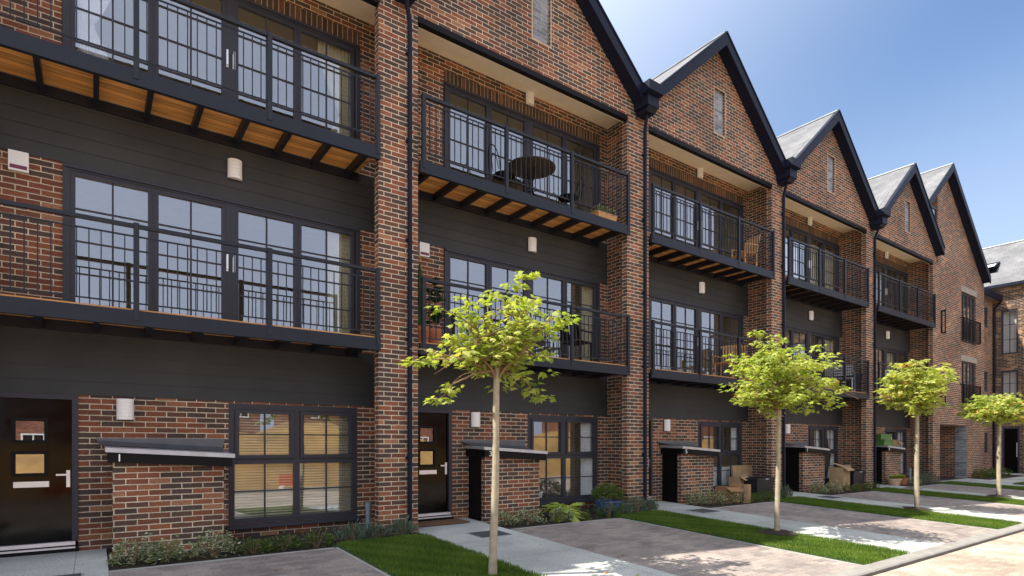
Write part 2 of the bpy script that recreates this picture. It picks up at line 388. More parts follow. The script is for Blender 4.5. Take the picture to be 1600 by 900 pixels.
def barge_fn(lx=VAL+.06, rx=VAR-.06):
    mb = MB(); d = .30
    def rz(u): return roof_z(u)+.015
    L = [(lx,rz(lx)-d),(RIDGE_U,rz(RIDGE_U)-d-.02),(RIDGE_U,rz(RIDGE_U)),(lx,rz(lx))]
    Rr = [(RIDGE_U,rz(RIDGE_U)-d-.02),(rx,rz(rx)-d),(rx,rz(rx)),(RIDGE_U,rz(RIDGE_U))]
    mb.prism(L, -.29, -.245); mb.prism(Rr, -.29, -.245)
    for (a, b) in ((lx, RIDGE_U), (RIDGE_U, rx)):   # boarding under the overhang
        za, zb = rz(a)-d+.05, rz(b)-d+.03
        mb.face([(a,-.245,za),(b,-.245,zb),(b,.004,zb),(a,.004,za)]); mb.face([(a,.004,za+.01),(b,.004,zb+.01),(b,-.245,zb+.01),(a,-.245,za+.01)])
        mb.face([(a,-.004,za),(b,-.004,zb),(b,-.004,zb+.25),(a,-.004,za+.25)])
    # thin capping strip
    for (a, b) in ((lx, RIDGE_U), (RIDGE_U, rx)):
        mb.face([(a,-.31,rz(a)+.012),(b,-.31,rz(b)+.012),(b,-.20,rz(b)+.012),(a,-.20,rz(a)+.012)])
        mb.face([(a,-.31,rz(a)-.03),(b,-.31,rz(b)-.03),(b,-.31,rz(b)+.012),(a,-.31,rz(a)+.012)])
        mb.face([(a,-.29,rz(a)-.03),(a,-.31,rz(a)-.03),(b,-.31,rz(b)-.03),(b,-.29,rz(b)-.03)][::-1])
    return mb
def ridge_fn():
    mb = MB(); mb.tube([(RIDGE_U,-.26,RIDGE_Z-.01),(RIDGE_U,9,RIDGE_Z-.01)], .055, 8); return mb

def boards(x0, x1, z0, z1, y, n, th=.012):
    mb = MB(); h = (z1-z0)/n
    for i in range(n):
        a, b = z0+i*h, z0+(i+1)*h
        mb.face([(x0,y-th,a),(x1,y-th,a),(x1,y-.002,b),(x0,y-.002,b)])
        mb.face([(x0,y,a),(x1,y,a),(x1,y-th,a),(x0,y-th,a)])
        mb.face([(x1,y-th,a),(x1,y,a),(x1,y,b),(x1,y-.002,b)])
    mb.face([(x0,y,z1),(x0,y-.002,z1),(x1,y-.002,z1),(x1,y,z1)][::-1])
    return mb

def frame_rect(mb, x0, x1, z0, z1, t, y0, y1):
    mb.box(x0, x0+t, y0, y1, z0, z1); mb.box(x1-t, x1, y0, y1, z0, z1)
    mb.box(x0+t, x1-t, y0, y1, z0, z0+t); mb.box(x0+t, x1-t, y0, y1, z1-t, z1)
# big glazed doors: returns (frame, bars, panes)
def quad_frame(z0, z1):
    def fn():
        mb = MB(); a, b = FWIN[0], FWIN[1]; yy = R-.03
        frame_rect(mb, a, b, z0, z1, .075, yy, yy+.09)
        mb.box(a+.02, b-.02, R-.055, R-.03, z1-.05, z1-.012)
        for (p, q) in PAN:
            frame_rect(mb, p-.055, q+.055, z0+.075, z1-.075, .055, yy+.012, yy+.072)
        for x, hw in ((1.9675,.009),(2.9425,.0595),(3.9225,.0035)): mb.box(x-hw, x+hw, yy+.004, yy+.08, z0+.075, z1-.075)
        return mb
    return fn
PAN = [(1.10,1.905),(2.03,2.83),(3.055,3.865),(3.98,4.79)]
def pane_fn(z0, z1):
    def fn():
        mb = MB(); y = R+.02
        for p, q in PAN: mb.face([(p,y,z0+.13),(q,y,z0+.13),(q,y,z1-.13),(p,y,z1-.13)])
        return mb
    return fn
def bars_fn(z0, z1, rows):
    def fn():
        mb = MB(); y = R+.004
        a, b = z0+.13, z1-.13
        for p, q in PAN:
            c = (p+q)/2; mb.box(c-.011, c+.011, y, y+.016, a, b)
            for r in range(1, rows):
                z = a+(b-a)*r/rows; mb.box(p, c-.011, y+.001, y+.015, z-.010, z+.010); mb.box(c+.011, q, y+.001, y+.015, z-.010, z+.010)
        return mb
    return fn
def gframe_fn():
    mb = MB(); x0, x1, z0, z1 = GWIN; y = R+.0
    frame_rect(mb, x0, x1, z0, z1, .085, y, y+.08)
    mb.box(3.865, 3.955, y, y+.08, z0+.085, z1-.085); mb.box(x0+.085, 3.865, y, y+.08, 1.115, 1.195); mb.box(3.955, x1-.085, y, y+.08, 1.115, 1.195)
    for (p, q) in ((x0+.085, 3.865), (3.955, x1-.085)):
        frame_rect(mb, p+.004, q-.004, 1.199, z1-.089, .055, y-.022, y+.05)
    return mb
GP = [(3.005,3.865,.295,1.115),(3.955,4.815,.295,1.115),(3.064,3.806,1.254,1.886),(4.014,4.756,1.254,1.886)]
def gpane_fn():
    mb = MB()
    for p, q, a, b in GP: mb.face([(p,R+.03,a),(q,R+.03,a),(q,R+.03,b),(p,R+.03,b)])
    return mb
def gbars_fn():
    mb = MB(); y = R+.012
    for p, q, a, b in GP:
        c, z = (p+q)/2, (a+b)/2; mb.box(c-.011, c+.011, y, y+.016, a, b); mb.box(p, c-.011, y+.001, y+.015, z-.01, z+.01); mb.box(c+.011, q, y+.001, y+.015, z-.01, z+.01)
    return mb
def blind_fn(p, q, a, b, pitch=.042):
    mb = MB(); z = a
    while z < b:
        mb.face([(p,R+.075,z+.0),(q,R+.075,z+.0),(q,R+.094,z+.026),(p,R+.094,z+.026)]); z += pitch
    for x in (p+.12, q-.12): mb.box(x-.003, x+.003, R+.084, R+.088, a, b)
    mb.box(p, q, R+.07, R+.10, b, b+.03)
    return mb
def drape_fn(x0, x1, z0, z1, y, tie=None, folds=9, amp=.025, side=0):
    mb = MB(); nx, nz = folds*6, 22
    def P(i, j):
        s, t = i/nx, j/nz; z = z0+(z1-z0)*t; w = 1.0; xc = 0
        if tie is not None:
            d = abs(z-tie)/(z1-z0); w = .30+.70*min(1, d*2.1)**.75
        if side < 0: x = x0+(x1-x0)*s*w
        elif side > 0: x = x1-(x1-x0)*(1-s)*w
        else: x = (x0+x1)/2+(x1-x0)*(s-.5)*w
        return (x, y+amp*math.sin(s*folds*2*math.pi)*(.6+.4*w), z)
    for i in range(nx):
        for j in range(nz): mb.face([P(i,j), P(i+1,j), P(i+1,j+1), P(i,j+1)])
    mb.smooth = True
    return mb

def door_fn():
    mb = MB(); x0, x1, z0, z1 = DOOR[0]+.065, DOOR_R-.065, .16, 2.0; y = R+.035
    mb.holes(x0, x1, z0, z1, [(.49,.79,1.46,1.72),(.49,.79,1.04,1.30)], fY(y), .02)
    return mb
def door_frame_fn():
    mb = MB(); y = R-.02
    x0, x1 = DOOR[0], DOOR_R
    mb.box(x0, x0+.065, y, y+.10, .16, 2.06); mb.box(x1-.065, x1, y, y+.10, .16, 2.06); mb.box(x0+.065, x1-.065, y, y+.10, 1.995, 2.06)
    return mb
def cassette_fn():
    mb = MB(); y = R+.02
    frame_rect(mb, .46, .82, 1.43, 1.75, .04, y, y+.02); return mb

def rail_fn(zt, zs, zb):
    mb = MB(); x0, x1 = .035, IN-.02
    mb.box(x0, x1, -.085, -.03, zt-.045, zt)
    mb.box(x0, x1, -.066, -.052, zs-.014, zs+.006)
    mb.box(x0, x1, -.066, -.052, zb-.008, zb+.010)
    return mb

def build_balcony(root, deck, beam_h, top, second, low):
    b = part('balcony', 'steel', root, ('beam', beam_h), lambda: MB().box(.0, IN-.005, -.09, -.03, -beam_h, 0), (0,0,deck))
    part('decking', 'pine', b, 'deck', lambda: MB().box(.01, 4.90, -.028, R-.06, -.055, .03))
    for i in range(9):
        part('joist', 'steel', b, ('joist', beam_h), lambda: MB().box(-.03, .03, -.03, R-.05, -beam_h+.012, -.057), (.19+.5645*i, 0, 0))
    part('ledger_beam', 'steel', b, ('ledger', beam_h), lambda: MB().box(.0, 4.90, R-.05, R-.012, -beam_h-.0, -.06))
    part('handrail', 'rail', b, ('rails', top), lambda: rail_fn(top-deck, second-deck, low-deck))
    for x in (.065, 1.72, 3.28, IN-.045):
        part('post', 'rail', b, ('post', top), lambda: MB().box(-.03, .03, -.10, -.04, -.12, top-deck+.012), (x,0,0))
    xs = []
    for (a, c) in ((.065,1.72),(1.72,3.28),(3.28,IN-.045)):
        n = 14
        xs += [a+(c-a)*(j/n) for j in range(1, n)]
    for x in xs:
        part('baluster', 'rail', b, ('bal', top), lambda: MB().box(-.0062, .0062, -.066, -.052, low-deck, second-deck), (x,0,0))
    return b

def lamp(root, x, y, z, h=.28, w=.21):
    l = part('wall_lamp', 'frame', root, 'lampbase', lambda: MB().box(-.095, .095, -.03, 0, -.14, .14), (x, y, z))
    def lens():
        mb = MB(); n = 8
        for i in range(n):
            t0, t1 = math.pi*i/n, math.pi*(i+1)/n
            p = lambda t: (-.10*math.cos(t), -.031-.075*math.sin(t))
            (a,b),(c,d) = p(t0), p(t1)
            mb.face([(a,b,-.14),(c,d,-.14),(c,d,.14),(a,b,.14)])
        mb.face([( -.10*math.cos(math.pi*i/n), -.031-.075*math.sin(math.pi*i/n), .14) for i in range(n+1)])
        mb.face([( -.10*math.cos(math.pi*i/n), -.031-.075*math.sin(math.pi*i/n), -.14) for i in range(n,-1,-1)])
        return mb
    part('lens', 'lens', l, 'lamplens', lens)
    def grille():
        mb = MB()
        for k in range(1, 6): z = -.14+.28*k/6; mb.box(-.06, .06, -.1105, -.102, z-.004, z+.004)
        return mb
    part('grille', 'white', l, 'lampgrille', grille)

def hopper_fn():
    mb = MB()
    mb.prism_x([(-.50,8.80),(-.06,8.74),(-.06,8.98),(-.50,9.0)], IN+.13, IN+.57)
    mb.box(IN+.20, IN+.55, -.40, -.01, 8.55, 8.765)
    mb.prism_x([(-.30,8.47),(-.01,8.47),(-.01,8.55),(-.38,8.55)], IN+.25, IN+.53)
    return mb
def pipe_fn():
    mb = MB(); x = IN+.51
    mb.tube([(x-.12,-.20,8.46),(x-.10,-.16,8.36),(x-.02,-.07,8.27),(x,-.05,8.18),(x,-.05,-.08)], .036, 10)
    for z in (1.2, 3.1, 4.7, 6.3, 7.7): mb.box(x-.055, x+.055, -.03, .0, z-.02, z+.02)
    return mb

SX0, SX1, SY = 1.49, 2.76, .287                    # bin store
def store_roof_z(u): return 1.375-.062*(u-1.41)
def build_store(root, num, opened=False):
    def br():
        mb = MB(); a = lambda u: store_roof_z(u)-.17
        mb.face([(SX0,SY,-.1),(SX1,SY,-.1),(SX1,SY,a(SX1)),(SX0,SY,a(SX0))])
        mb.face([(SX1,SY,-.1),(SX1,R,-.1),(SX1,R,a(SX1)),(SX1,SY,a(SX1))])
        mb.face([(SX0,SY+.12,-.1),(SX0,SY,-.1),(SX0,SY,a(SX0)),(SX0,SY+.12,a(SX0))])
        mb.face([(SX0+.1,SY+.12,-.1),(SX0,SY+.12,-.1),(SX0,SY+.12,a(SX0)),(SX0+.1,SY+.12,a(SX0))])
        return mb
    s = part('bin_store', 'brick', root, 'store', br)
    part('door', 'black', s, 'storedoor', lambda: MB().box(SX0+.012, SX0+.045, SY+.13, R-.002, .03, 1.2))
    def rf():
        mb = MB(); a, b, y0 = 1.41, 2.885, .185
        za, zb = store_roof_z(a), store_roof_z(b)
        mb.face([(a,y0,za),(b,y0,zb),(b,R-.01,zb+.03),(a,R-.01,za+.03)]); mb.face([(a,y0,za-.055),(b,y0,zb-.055),(b,y0,zb),(a,y0,za)])
        mb.face([(a,R-.01,za-.03),(a,y0,za-.055),(a,y0,za),(a,R-.01,za+.03)]); mb.face([(b,y0,zb-.055),(b,R-.01,zb-.03),(b,R-.01,zb+.03),(b,y0,zb)])
        mb.face([(a,R-.01,za-.03),(b,R-.01,zb-.03),(b,y0,zb-.055),(a,y0,za-.055)])
        return mb
    r = part('roof', 'zinc', s, 'storeroof', rf)
    def fa():
        mb = MB(); a, b, y0 = 1.44, 2.855, .20
        za, zb = store_roof_z(a)-.056, store_roof_z(b)-.056
        mb.prism([(a,za-.125),(b,zb-.125),(b,zb),(a,za)], y0, y0+.03)
        mb.face([(a,y0+.03,za-.125),(a,R-.01,za-.125),(a,R-.01,za),(a,y0+.03,za)][::-1]); mb.face([(b,y0+.03,zb-.125),(b,R-.01,zb-.125),(b,R-.01,zb),(b,y0+.03,zb)])
        return mb
    part('fascia', 'black', s, 'storefascia', fa)
    def fl():
        mb = MB(); a, b = 1.35, 2.83
        mb.prism([(a,store_roof_z(a)+.034),(b,store_roof_z(b)+.034),(b+.04,1.50),(a-.03,1.50)], R-.016, R-.003)
        mb.face([(a,.60,store_roof_z(a)+.028),(b,.60,store_roof_z(b)+.028),(b,R-.004,store_roof_z(b)+.09),(a,R-.004,store_roof_z(a)+.09)])
        return mb
    part('flashing', 'lead', s, 'storeflash', fl)
    cu = bpy.data.curves.new('house_number', 'FONT'); cu.body = num; cu.size = .135; cu.extrude = .004; cu.align_x = 'CENTER'
    tmp = bpy.data.objects.new('text', cu); COL.objects.link(tmp); bpy.context.view_layer.update()
    me = bpy.data.meshes.new_from_object(tmp.evaluated_get(bpy.context.evaluated_depsgraph_get())); bpy.data.objects.remove(tmp)
    me.materials.clear(); t = put('house_number', me, 'white', s)
    t.location = (1.555, .194, store_roof_z(1.555)-.165); t.rotation_euler = (math.pi/2, 0, 0); t.scale = (1.1, 1, 1)
    return s

def room_fn():
    mb = MB(); x0, x1, y0, y1 = 0.0, 5.15, R+.12, 5.6
    for (a, b) in ((0.0, 2.75), (3.0, 5.7), (6.02, 8.62)):
        mb.holes(x0, x1, a, b, [(.3,2.6,a+.08,a+1.1)], fY(y1), .1); mb.face([(x0,y0,a),(x0,y1,a),(x0,y1,b),(x0,y0,b)]); mb.face([(x1,y1,a),(x1,y0,a),(x1,y0,b),(x1,y1,b)])  # low openings in the back wall, added to let daylight into the rooms
        mb.face([(x0,y0,a),(x1,y0,a),(x1,y1,a),(x0,y1,a)]); mb.face([(x0,y1,b),(x1,y1,b),(x1,y0,b),(x0,y0,b)])
    return mb
HOUSES = {}
LABELH = {0: 'unseen terraced house beyond the left edge, added to shade the ground by the house numbered 1',
          1: 'terraced brick house numbered 1, nearest the camera, with slatted blinds downstairs',
          2: 'terraced brick house numbered 3 with bistro table on its upper balcony',
          3: 'terraced brick house numbered 5 behind the second street tree',
          4: 'terraced brick house numbered 7 with striped pale curtains on its upper balcony doors',
          5: 'last gabled terraced house, green crates on its bin store'}
NUM = {0: '2', 1: '1', 2: '3', 3: '5', 4: '7', 5: '9'}
def make_house(k):
    L = W*(k-1)-IN
    h = empty('terraced_house', (L,0,0), LABELH[k], 'house', 'row of gabled brick terraced houses')
    HOUSES[k] = (h, L)
    w = part('wall', 'brick', h, 'wall', wall_fn)
    def sol():
        mb = MB(); x0, x1 = FWIN[0], FWIN[1]
        mb.face([(x0,R-.006,8.135),(x1,R-.006,8.135),(x1,R-.006,8.362),(x0,R-.006,8.362)], [(8.135-8.123,x0),(8.135-8.123,x1),(8.362-8.123,x1),(8.362-8.123,x0)])
        for (a,b) in (((x0,8.135),(x1,8.135)),((x1,8.362),(x0,8.362))): mb.face([(a[0],R,a[1]),(b[0],R,b[1]),(b[0],R-.006,b[1]),(a[0],R-.006,a[1])])
        return mb
    part('soldier_course', 'brick_soldier', w, 'soldier', sol)
    part('pier', 'brick', h, 'pier', pier_fn)
    g = part('gable', 'brick', h, 'gable', gable_fn)
    part('gable_vent', 'brick_grey', g, 'vent', lambda: MB().face([(2.37,.06,9.03),(2.80,.06,9.03),(2.80,.06,10.12),(2.37,.06,10.12)]))
    part('vent_surround', 'palepot', g, 'ventfr', lambda: (lambda m: (frame_rect(m, 2.345, 2.825, 9.005, 10.145, .024, -.004, .02), m)[-1])(MB()))
    part('lintel', 'black', h, 'lintel', lambda: MB().box(-.004, IN+.01, -.006, .10, 8.315, 8.415))
    part('soffit', 'cream', h, 'soffit', lambda: MB().box(-.10, 5.21, .12, R+.02, 8.60, 8.655).box(-.09, 5.20, .101, .12, 8.318, 8.65))
    r = part('roof', 'slate', h, 'roof', roof_fn)
    part('bargeboard', 'barge', r, 'barge', barge_fn)
    part('ridge', 'lead', r, 'ridge', ridge_fn)
    if k != 5:
        part('hopper', 'barge', h, 'hopper', hopper_fn); part('downpipe', 'barge', h, 'pipe', pipe_fn)
    part('cladding', 'clad', h, 'clad1', lambda: boards(-.10, 5.19, 2.062, 2.96, R-.004, 5))
    part('cladding', 'clad', h, 'clad2', lambda: boards(-.10, 5.19, 5.055, 5.99, R-.004, 5))
    # front door
    d = part('front_door', 'doorblack', h, 'door', door_fn)
    part('door_frame', 'frame', d, 'doorframe', door_frame_fn)
    for dz in (0, -.42):
        c = part('glazing_surround', 'black', d, 'cass', cassette_fn, (0,0,dz))
        part('glass', 'glass_low', d, 'doorglass', lambda: MB().face([(.49,R+.05,1.46),(.79,R+.05,1.46),(.79,R+.05,1.72),(.49,R+.05,1.72)]), (0,0,dz))
    part('door_dark_backing', 'black', d, 'darkbacking', lambda: MB().face([(DOOR[0],R+.10,.05),(DOOR_R,R+.10,.05),(DOOR_R,R+.10,2.06),(DOOR[0],R+.10,2.06)]))  # black sheet standing in for the unlit hall behind the door glass
    part('letterbox', 'chrome', d, 'letter', lambda: MB().box(.48, .83, R+.018, R+.036, .872, .945))
    part('handle', 'brass' if k == 1 else 'chrome', d, 'handle', lambda: MB().box(1.005, 1.045, R+.018, R+.036, .86, 1.08).box(.90, 1.03, R-.012, R+.002, 1.012, 1.034).box(1.016, 1.034, R-.004, R+.02, 1.012, 1.034))
    part('threshold', 'chrome', d, 'thresh', lambda: MB().box(DOOR[0]+.03, DOOR_R-.03, R-.03, R+.06, .112, .158).box(DOOR[0]+.03, DOOR_R-.03, R-.075, R-.03, .075, .095))
    part('door_sill', 'black', d, 'sill', lambda: MB().box(DOOR[0]-.03, DOOR_R+.01, R-.07, R+.07, -.05, .075).box(DOOR[0], DOOR_R, R-.02, R+.07, .075, .112))
    # ground floor window
    gw = part('window', 'frame', h, 'gframe', gframe_fn)
    part('pane', 'glass_g', gw, 'gpane', gpane_fn); part('glazing_bars', 'frame', gw, 'gbars', gbars_fn)
    part('sill', 'frame', gw, 'gsill', lambda: MB().box(GWIN[0]-.04, GWIN[1]+.04, R-.09, R+.05, GWIN[2]-.06, GWIN[2]-.002))
    # glazed doors on both balconies
    wins = []
    for nm, (x0,x1,z0,z1) in (('f', FWIN), ('u', UWIN)):
        wd = part('glazed_doors', 'frame', h, ('qf',nm), quad_frame(z0, z1))
        part('pane', 'glass', wd, ('qp',nm), pane_fn(z0, z1)); part('glazing_bars', 'frame', wd, ('qb',nm), bars_fn(z0, z1, 4))
        for x in (2.895, 2.99):
            part('handle', 'chrome', wd, ('qh',nm), lambda: MB().box(-.018, .018, R-.038, R-.018, z0+.88, z0+1.10).box(-.012, .012, R-.075, R-.05, z0+.90, z0+1.12).box(-.01, .01, R-.05, R-.03, z0+1.0, z0+1.02), (x,0,0))
        wins.append(wd)
    build_balcony(h, 3.062, .185, 4.13, 3.985, 3.155)
    build_balcony(h, 6.035, .195, 7.125, 7.015, 6.185)
    lamp(h, 1.64, R, 1.89); lamp(h, 3.0, R-.016, 5.50); lamp(h, 2.95, R, 8.50)
    if k <= 2:
        a = part('alarm_box', 'white', h, 'alarm', lambda: MB().box(.44, .635, R-.075, R, 4.80, 5.045))
        part('alarm_strip', 'maroon', a, 'alarmstrip', lambda: MB().box(.455, .62, R-.08, R-.074, 4.825, 4.87))
    build_store(h, NUM[k])
    part('interior', 'room', h, 'room', room_fn)
    # curtains and blinds, each house its own
    if k == 1:
        for p, q, a, b in GP: MB.build(blind_fn(p-.05, q+.05, a-.02, b+.02), 'blind', 'blind', gw)
        drape_fn(1.12, 1.62, 6.25, 8.02, R+.13, tie=7.02, side=-1).build('curtain', 'curtain', wins[1])
        drape_fn(4.28, 4.85, 6.2, 8.05, R+.13, tie=6.95, side=1).build('curtain', 'linen', wins[1])
        drape_fn(4.45, 4.86, 3.12, 4.95, R+.14, side=1).build('curtain', 'linen', wins[0])
    if k == 2:
        drape_fn(4.50, 4.86, .25, 1.98, R+.13, folds=5).build('curtain', 'curtain', gw)
        drape_fn(4.55, 4.86, 3.12, 4.95, R+.14, folds=5).build('curtain', 'linen', wins[0])
    if k == 3:
        drape_fn(4.55, 4.86, 1.2, 1.98, R+.13, folds=5).build('curtain', 'curtain', gw)
        drape_fn(3.0, 4.86, .25, .80, R+.13, folds=12).build('curtain', 'curtain', gw)
    if k == 4:
        drape_fn(1.1, 2.55, 6.15, 7.6, R+.13, folds=9).build('curtain', 'curtain', wins[1])
        drape_fn(3.3, 4.8, 6.15, 7.9, R+.13, folds=9).build('curtain', 'linen', wins[1])
        drape_fn(3.85, 4.8, 3.15, 4.9, R+.13, folds=6).build('curtain', 'linen', wins[0])
        drape_fn(3.6, 3.95, .25, 1.95, R+.13, folds=4).build('curtain', 'curtain', gw); drape_fn(4.4, 4.85, .25, 1.95, R+.13, tie=1.0, folds=4, side=1).build('curtain', 'curtain', gw)
    if k == 5:
        drape_fn(3.3, 4.0, 3.15, 4.9, R+.13, folds=5).build('curtain', 'linen', wins[0])
        drape_fn(4.4, 4.85, .25, 1.95, R+.13, folds=4).build('curtain', 'curtain', gw)
    return h
for k in range(0, 6): make_house(k)  # the leftmost house is out of view, added for the shade it casts

# ------------------------------------------------------------------ the taller gabled block at the end of the row
EX0, EX1 = 23.046, 28.19
def end_block():
    root = empty('gabled_block', (0,0,0), 'taller gabled brick block with two railed tall windows and a recessed porch', 'apartment block')
    Y = .012; az, ax, sl = 12.37, 23.6, .836
    def top(x): return az-sl*abs(x-ax)-.12
    mb = MB()
    hs = [(25.42,27.15,5.66,7.74),(25.42,27.15,2.92,4.88),(23.11,26.03,-.12,2.19),(23.16,23.38,5.76,6.66),(23.16,23.38,2.95,3.87)]
    mb.holes(EX0, EX1, -.12, 8.3, hs, fY(Y), .12)
    mb.face([(22.86,Y,8.3),(EX1,Y,8.3),(EX1,Y,top(EX1)),(ax,Y,top(ax)),(22.86,Y,top(22.86))])
    mb.face([(EX1,Y,-.12),(EX1,1.0,-.12),(EX1,1.0,8.6),(EX1,Y,8.6)])
    mb.face([(22.86,Y,8.3),(22.86,Y,top(22.86)),(22.86,.4,top(22.86)),(22.86,.4,8.3)])
    w = mb.build('wall', 'brick', root)
    mb = MB(); mb.face([(23.11,2.60,-.12),(26.03,2.60,-.12),(26.03,2.60,2.19),(23.11,2.60,2.19)]); mb.face([(26.03,2.60,-.12),(26.03,Y+.12,-.12),(26.03,Y+.12,2.19),(26.03,2.60,2.19)])
    mb.face([(23.11,Y+.12,2.19),(26.03,Y+.12,2.19),(26.03,2.60,2.19),(23.11,2.60,2.19)]); mb.face([(23.11,Y+.12,-.12),(23.11,2.60,-.12),(23.11,2.60,2.19),(23.11,Y+.12,2.19)])
    mb.build('porch', 'brick', root)
    MB().box(26.033, 26.05, .02, .41, -.1, 2.185).build('porch_reveal', 'brick_grey', root, (-.02,0,0))
    MB().box(25.0, 25.012, .40, .43, .2, .5)
    # side glazing above the neighbouring roof
    mb = MB(); frame_rect(mb, 21.75, 22.86, 9.3, 10.55, .07, Y+.02, Y+.1); f = mb.build('side_window', 'frame', root)
    MB().face([(21.8,Y+.05,9.35),(22.8,Y+.05,9.35),(22.8,Y+.05,10.5),(21.8,Y+.05,10.5)]).build('pane', 'glass', f)
    mb = MB()
    for a, b in ((21.0, ax), (ax, 28.0)):
        za, zb = az-sl*abs(a-ax), az-sl*abs(b-ax); L = math.hypot(b-a, zb-za)
        uvs = [(9,0),(-.24,0),(-.24,L),(9,L)] if a < ax-.1 else [(9,L),(-.24,L),(-.24,0),(9,0)]
        mb.face([(a,9,za),(a,-.24,za),(b,-.24,zb),(b,9,zb)], uvs); mb.face([(a,-.24,za-.1),(a,9,za-.1),(b,9,zb-.1),(b,-.24,zb-.1)])
    r = mb.build('roof', 'slate', root)
    mb = MB()
    for a, b in ((21.15, ax), (ax, 28.0)):
        za, zb = az-sl*abs(a-ax)+.015, az-sl*abs(b-ax)+.015
        mb.prism([(a,za-.3),(b,zb-.3),(b,zb),(a,za)], -.29, -.245)
        mb.face([(a,-.245,za-.25),(b,-.245,zb-.25),(b,.01,zb-.25),(a,.01,za-.25)]); mb.face([(a,.0,za-.25),(b,.0,zb-.25),(b,.0,zb-.02),(a,.0,za-.02)])
    mb.build('bargeboard', 'barge', r)
    MB().tube([(ax,-.26,az-.01),(ax,9,az-.01)], .055, 8).build('ridge', 'lead', r)
    for z0, z1, lz in ((5.66,7.74,7.76),(2.92,4.88,4.90)):
        mb = MB(); y = Y+.05
        frame_rect(mb, 25.42, 27.15, z0, z1, .07, y, y+.07); mb.box(26.25, 26.32, y, y+.07, z0+.07, z1-.07)
        for x in (25.85, 26.72): mb.box(x-.05, x+.05, y+.005, y+.06, z0+.07, z1-.07)
        f = mb.build('tall_window', 'frame', root)
        MB().face([(25.49,y+.03,z0+.07),(27.08,y+.03,z0+.07),(27.08,y+.03,z1-.07),(25.49,y+.03,z1-.07)]).build('pane', 'glass', f)
        MB().box(25.36, 27.2, Y-.015, Y+.05, lz-.016, lz+.22).build('stone_lintel', 'stone', root)
        rr = empty('juliet_railing', (0,0,0)); rr.parent = root
        a, b = z0+.05, z0+.98; y0 = -.10
        mb = MB(); mb.box(25.28, 27.32, y0-.02, y0+.02, b-.03, b); mb.box(25.28, 27.32, y0-.015, y0+.015, a, a+.03)
        for x in (25.28, 27.29):
            mb.box(x, x+.03, y0+.02, Y, b-.03, b); mb.box(x, x+.03, y0+.015, Y, a, a+.03); mb.box(x, x+.03, y0-.02, y0+.02, a+.03, b-.03)
        mb.build('rail', 'black', rr)
        for i in range(1, 17):
            x = 25.30+2.0*i/17; part('baluster', 'black', rr, 'jbal', lambda: MB().box(-.008, .008, -.108, -.092, .03, .90), (x, 0, a))
    for z0, z1 in ((5.76,6.66),(2.95,3.87)):
        mb = MB(); frame_rect(mb, 23.16, 23.38, z0, z1, .04, Y+.03, Y+.1); mb.box(23.32, 23.38, -.10, -.07, z0-.03, z1+.03); mb.box(23.32, 23.38, -.07, Y+.03, z0, z0+.04); mb.box(23.32, 23.38, -.07, Y+.03, z1-.05, z1)
        f = mb.build('slot_window', 'black', root)
        MB().box(23.2, 23.34, Y+.06, Y+.066, z0+.04, z1-.04).build('pane', 'glass', f)
    MB().face([(EX0,5,0),(EX1,5,0),(EX1,5,8.6),(EX0,5,8.6)]).build('rear_wall', 'brick', root)
    return root
end_block()

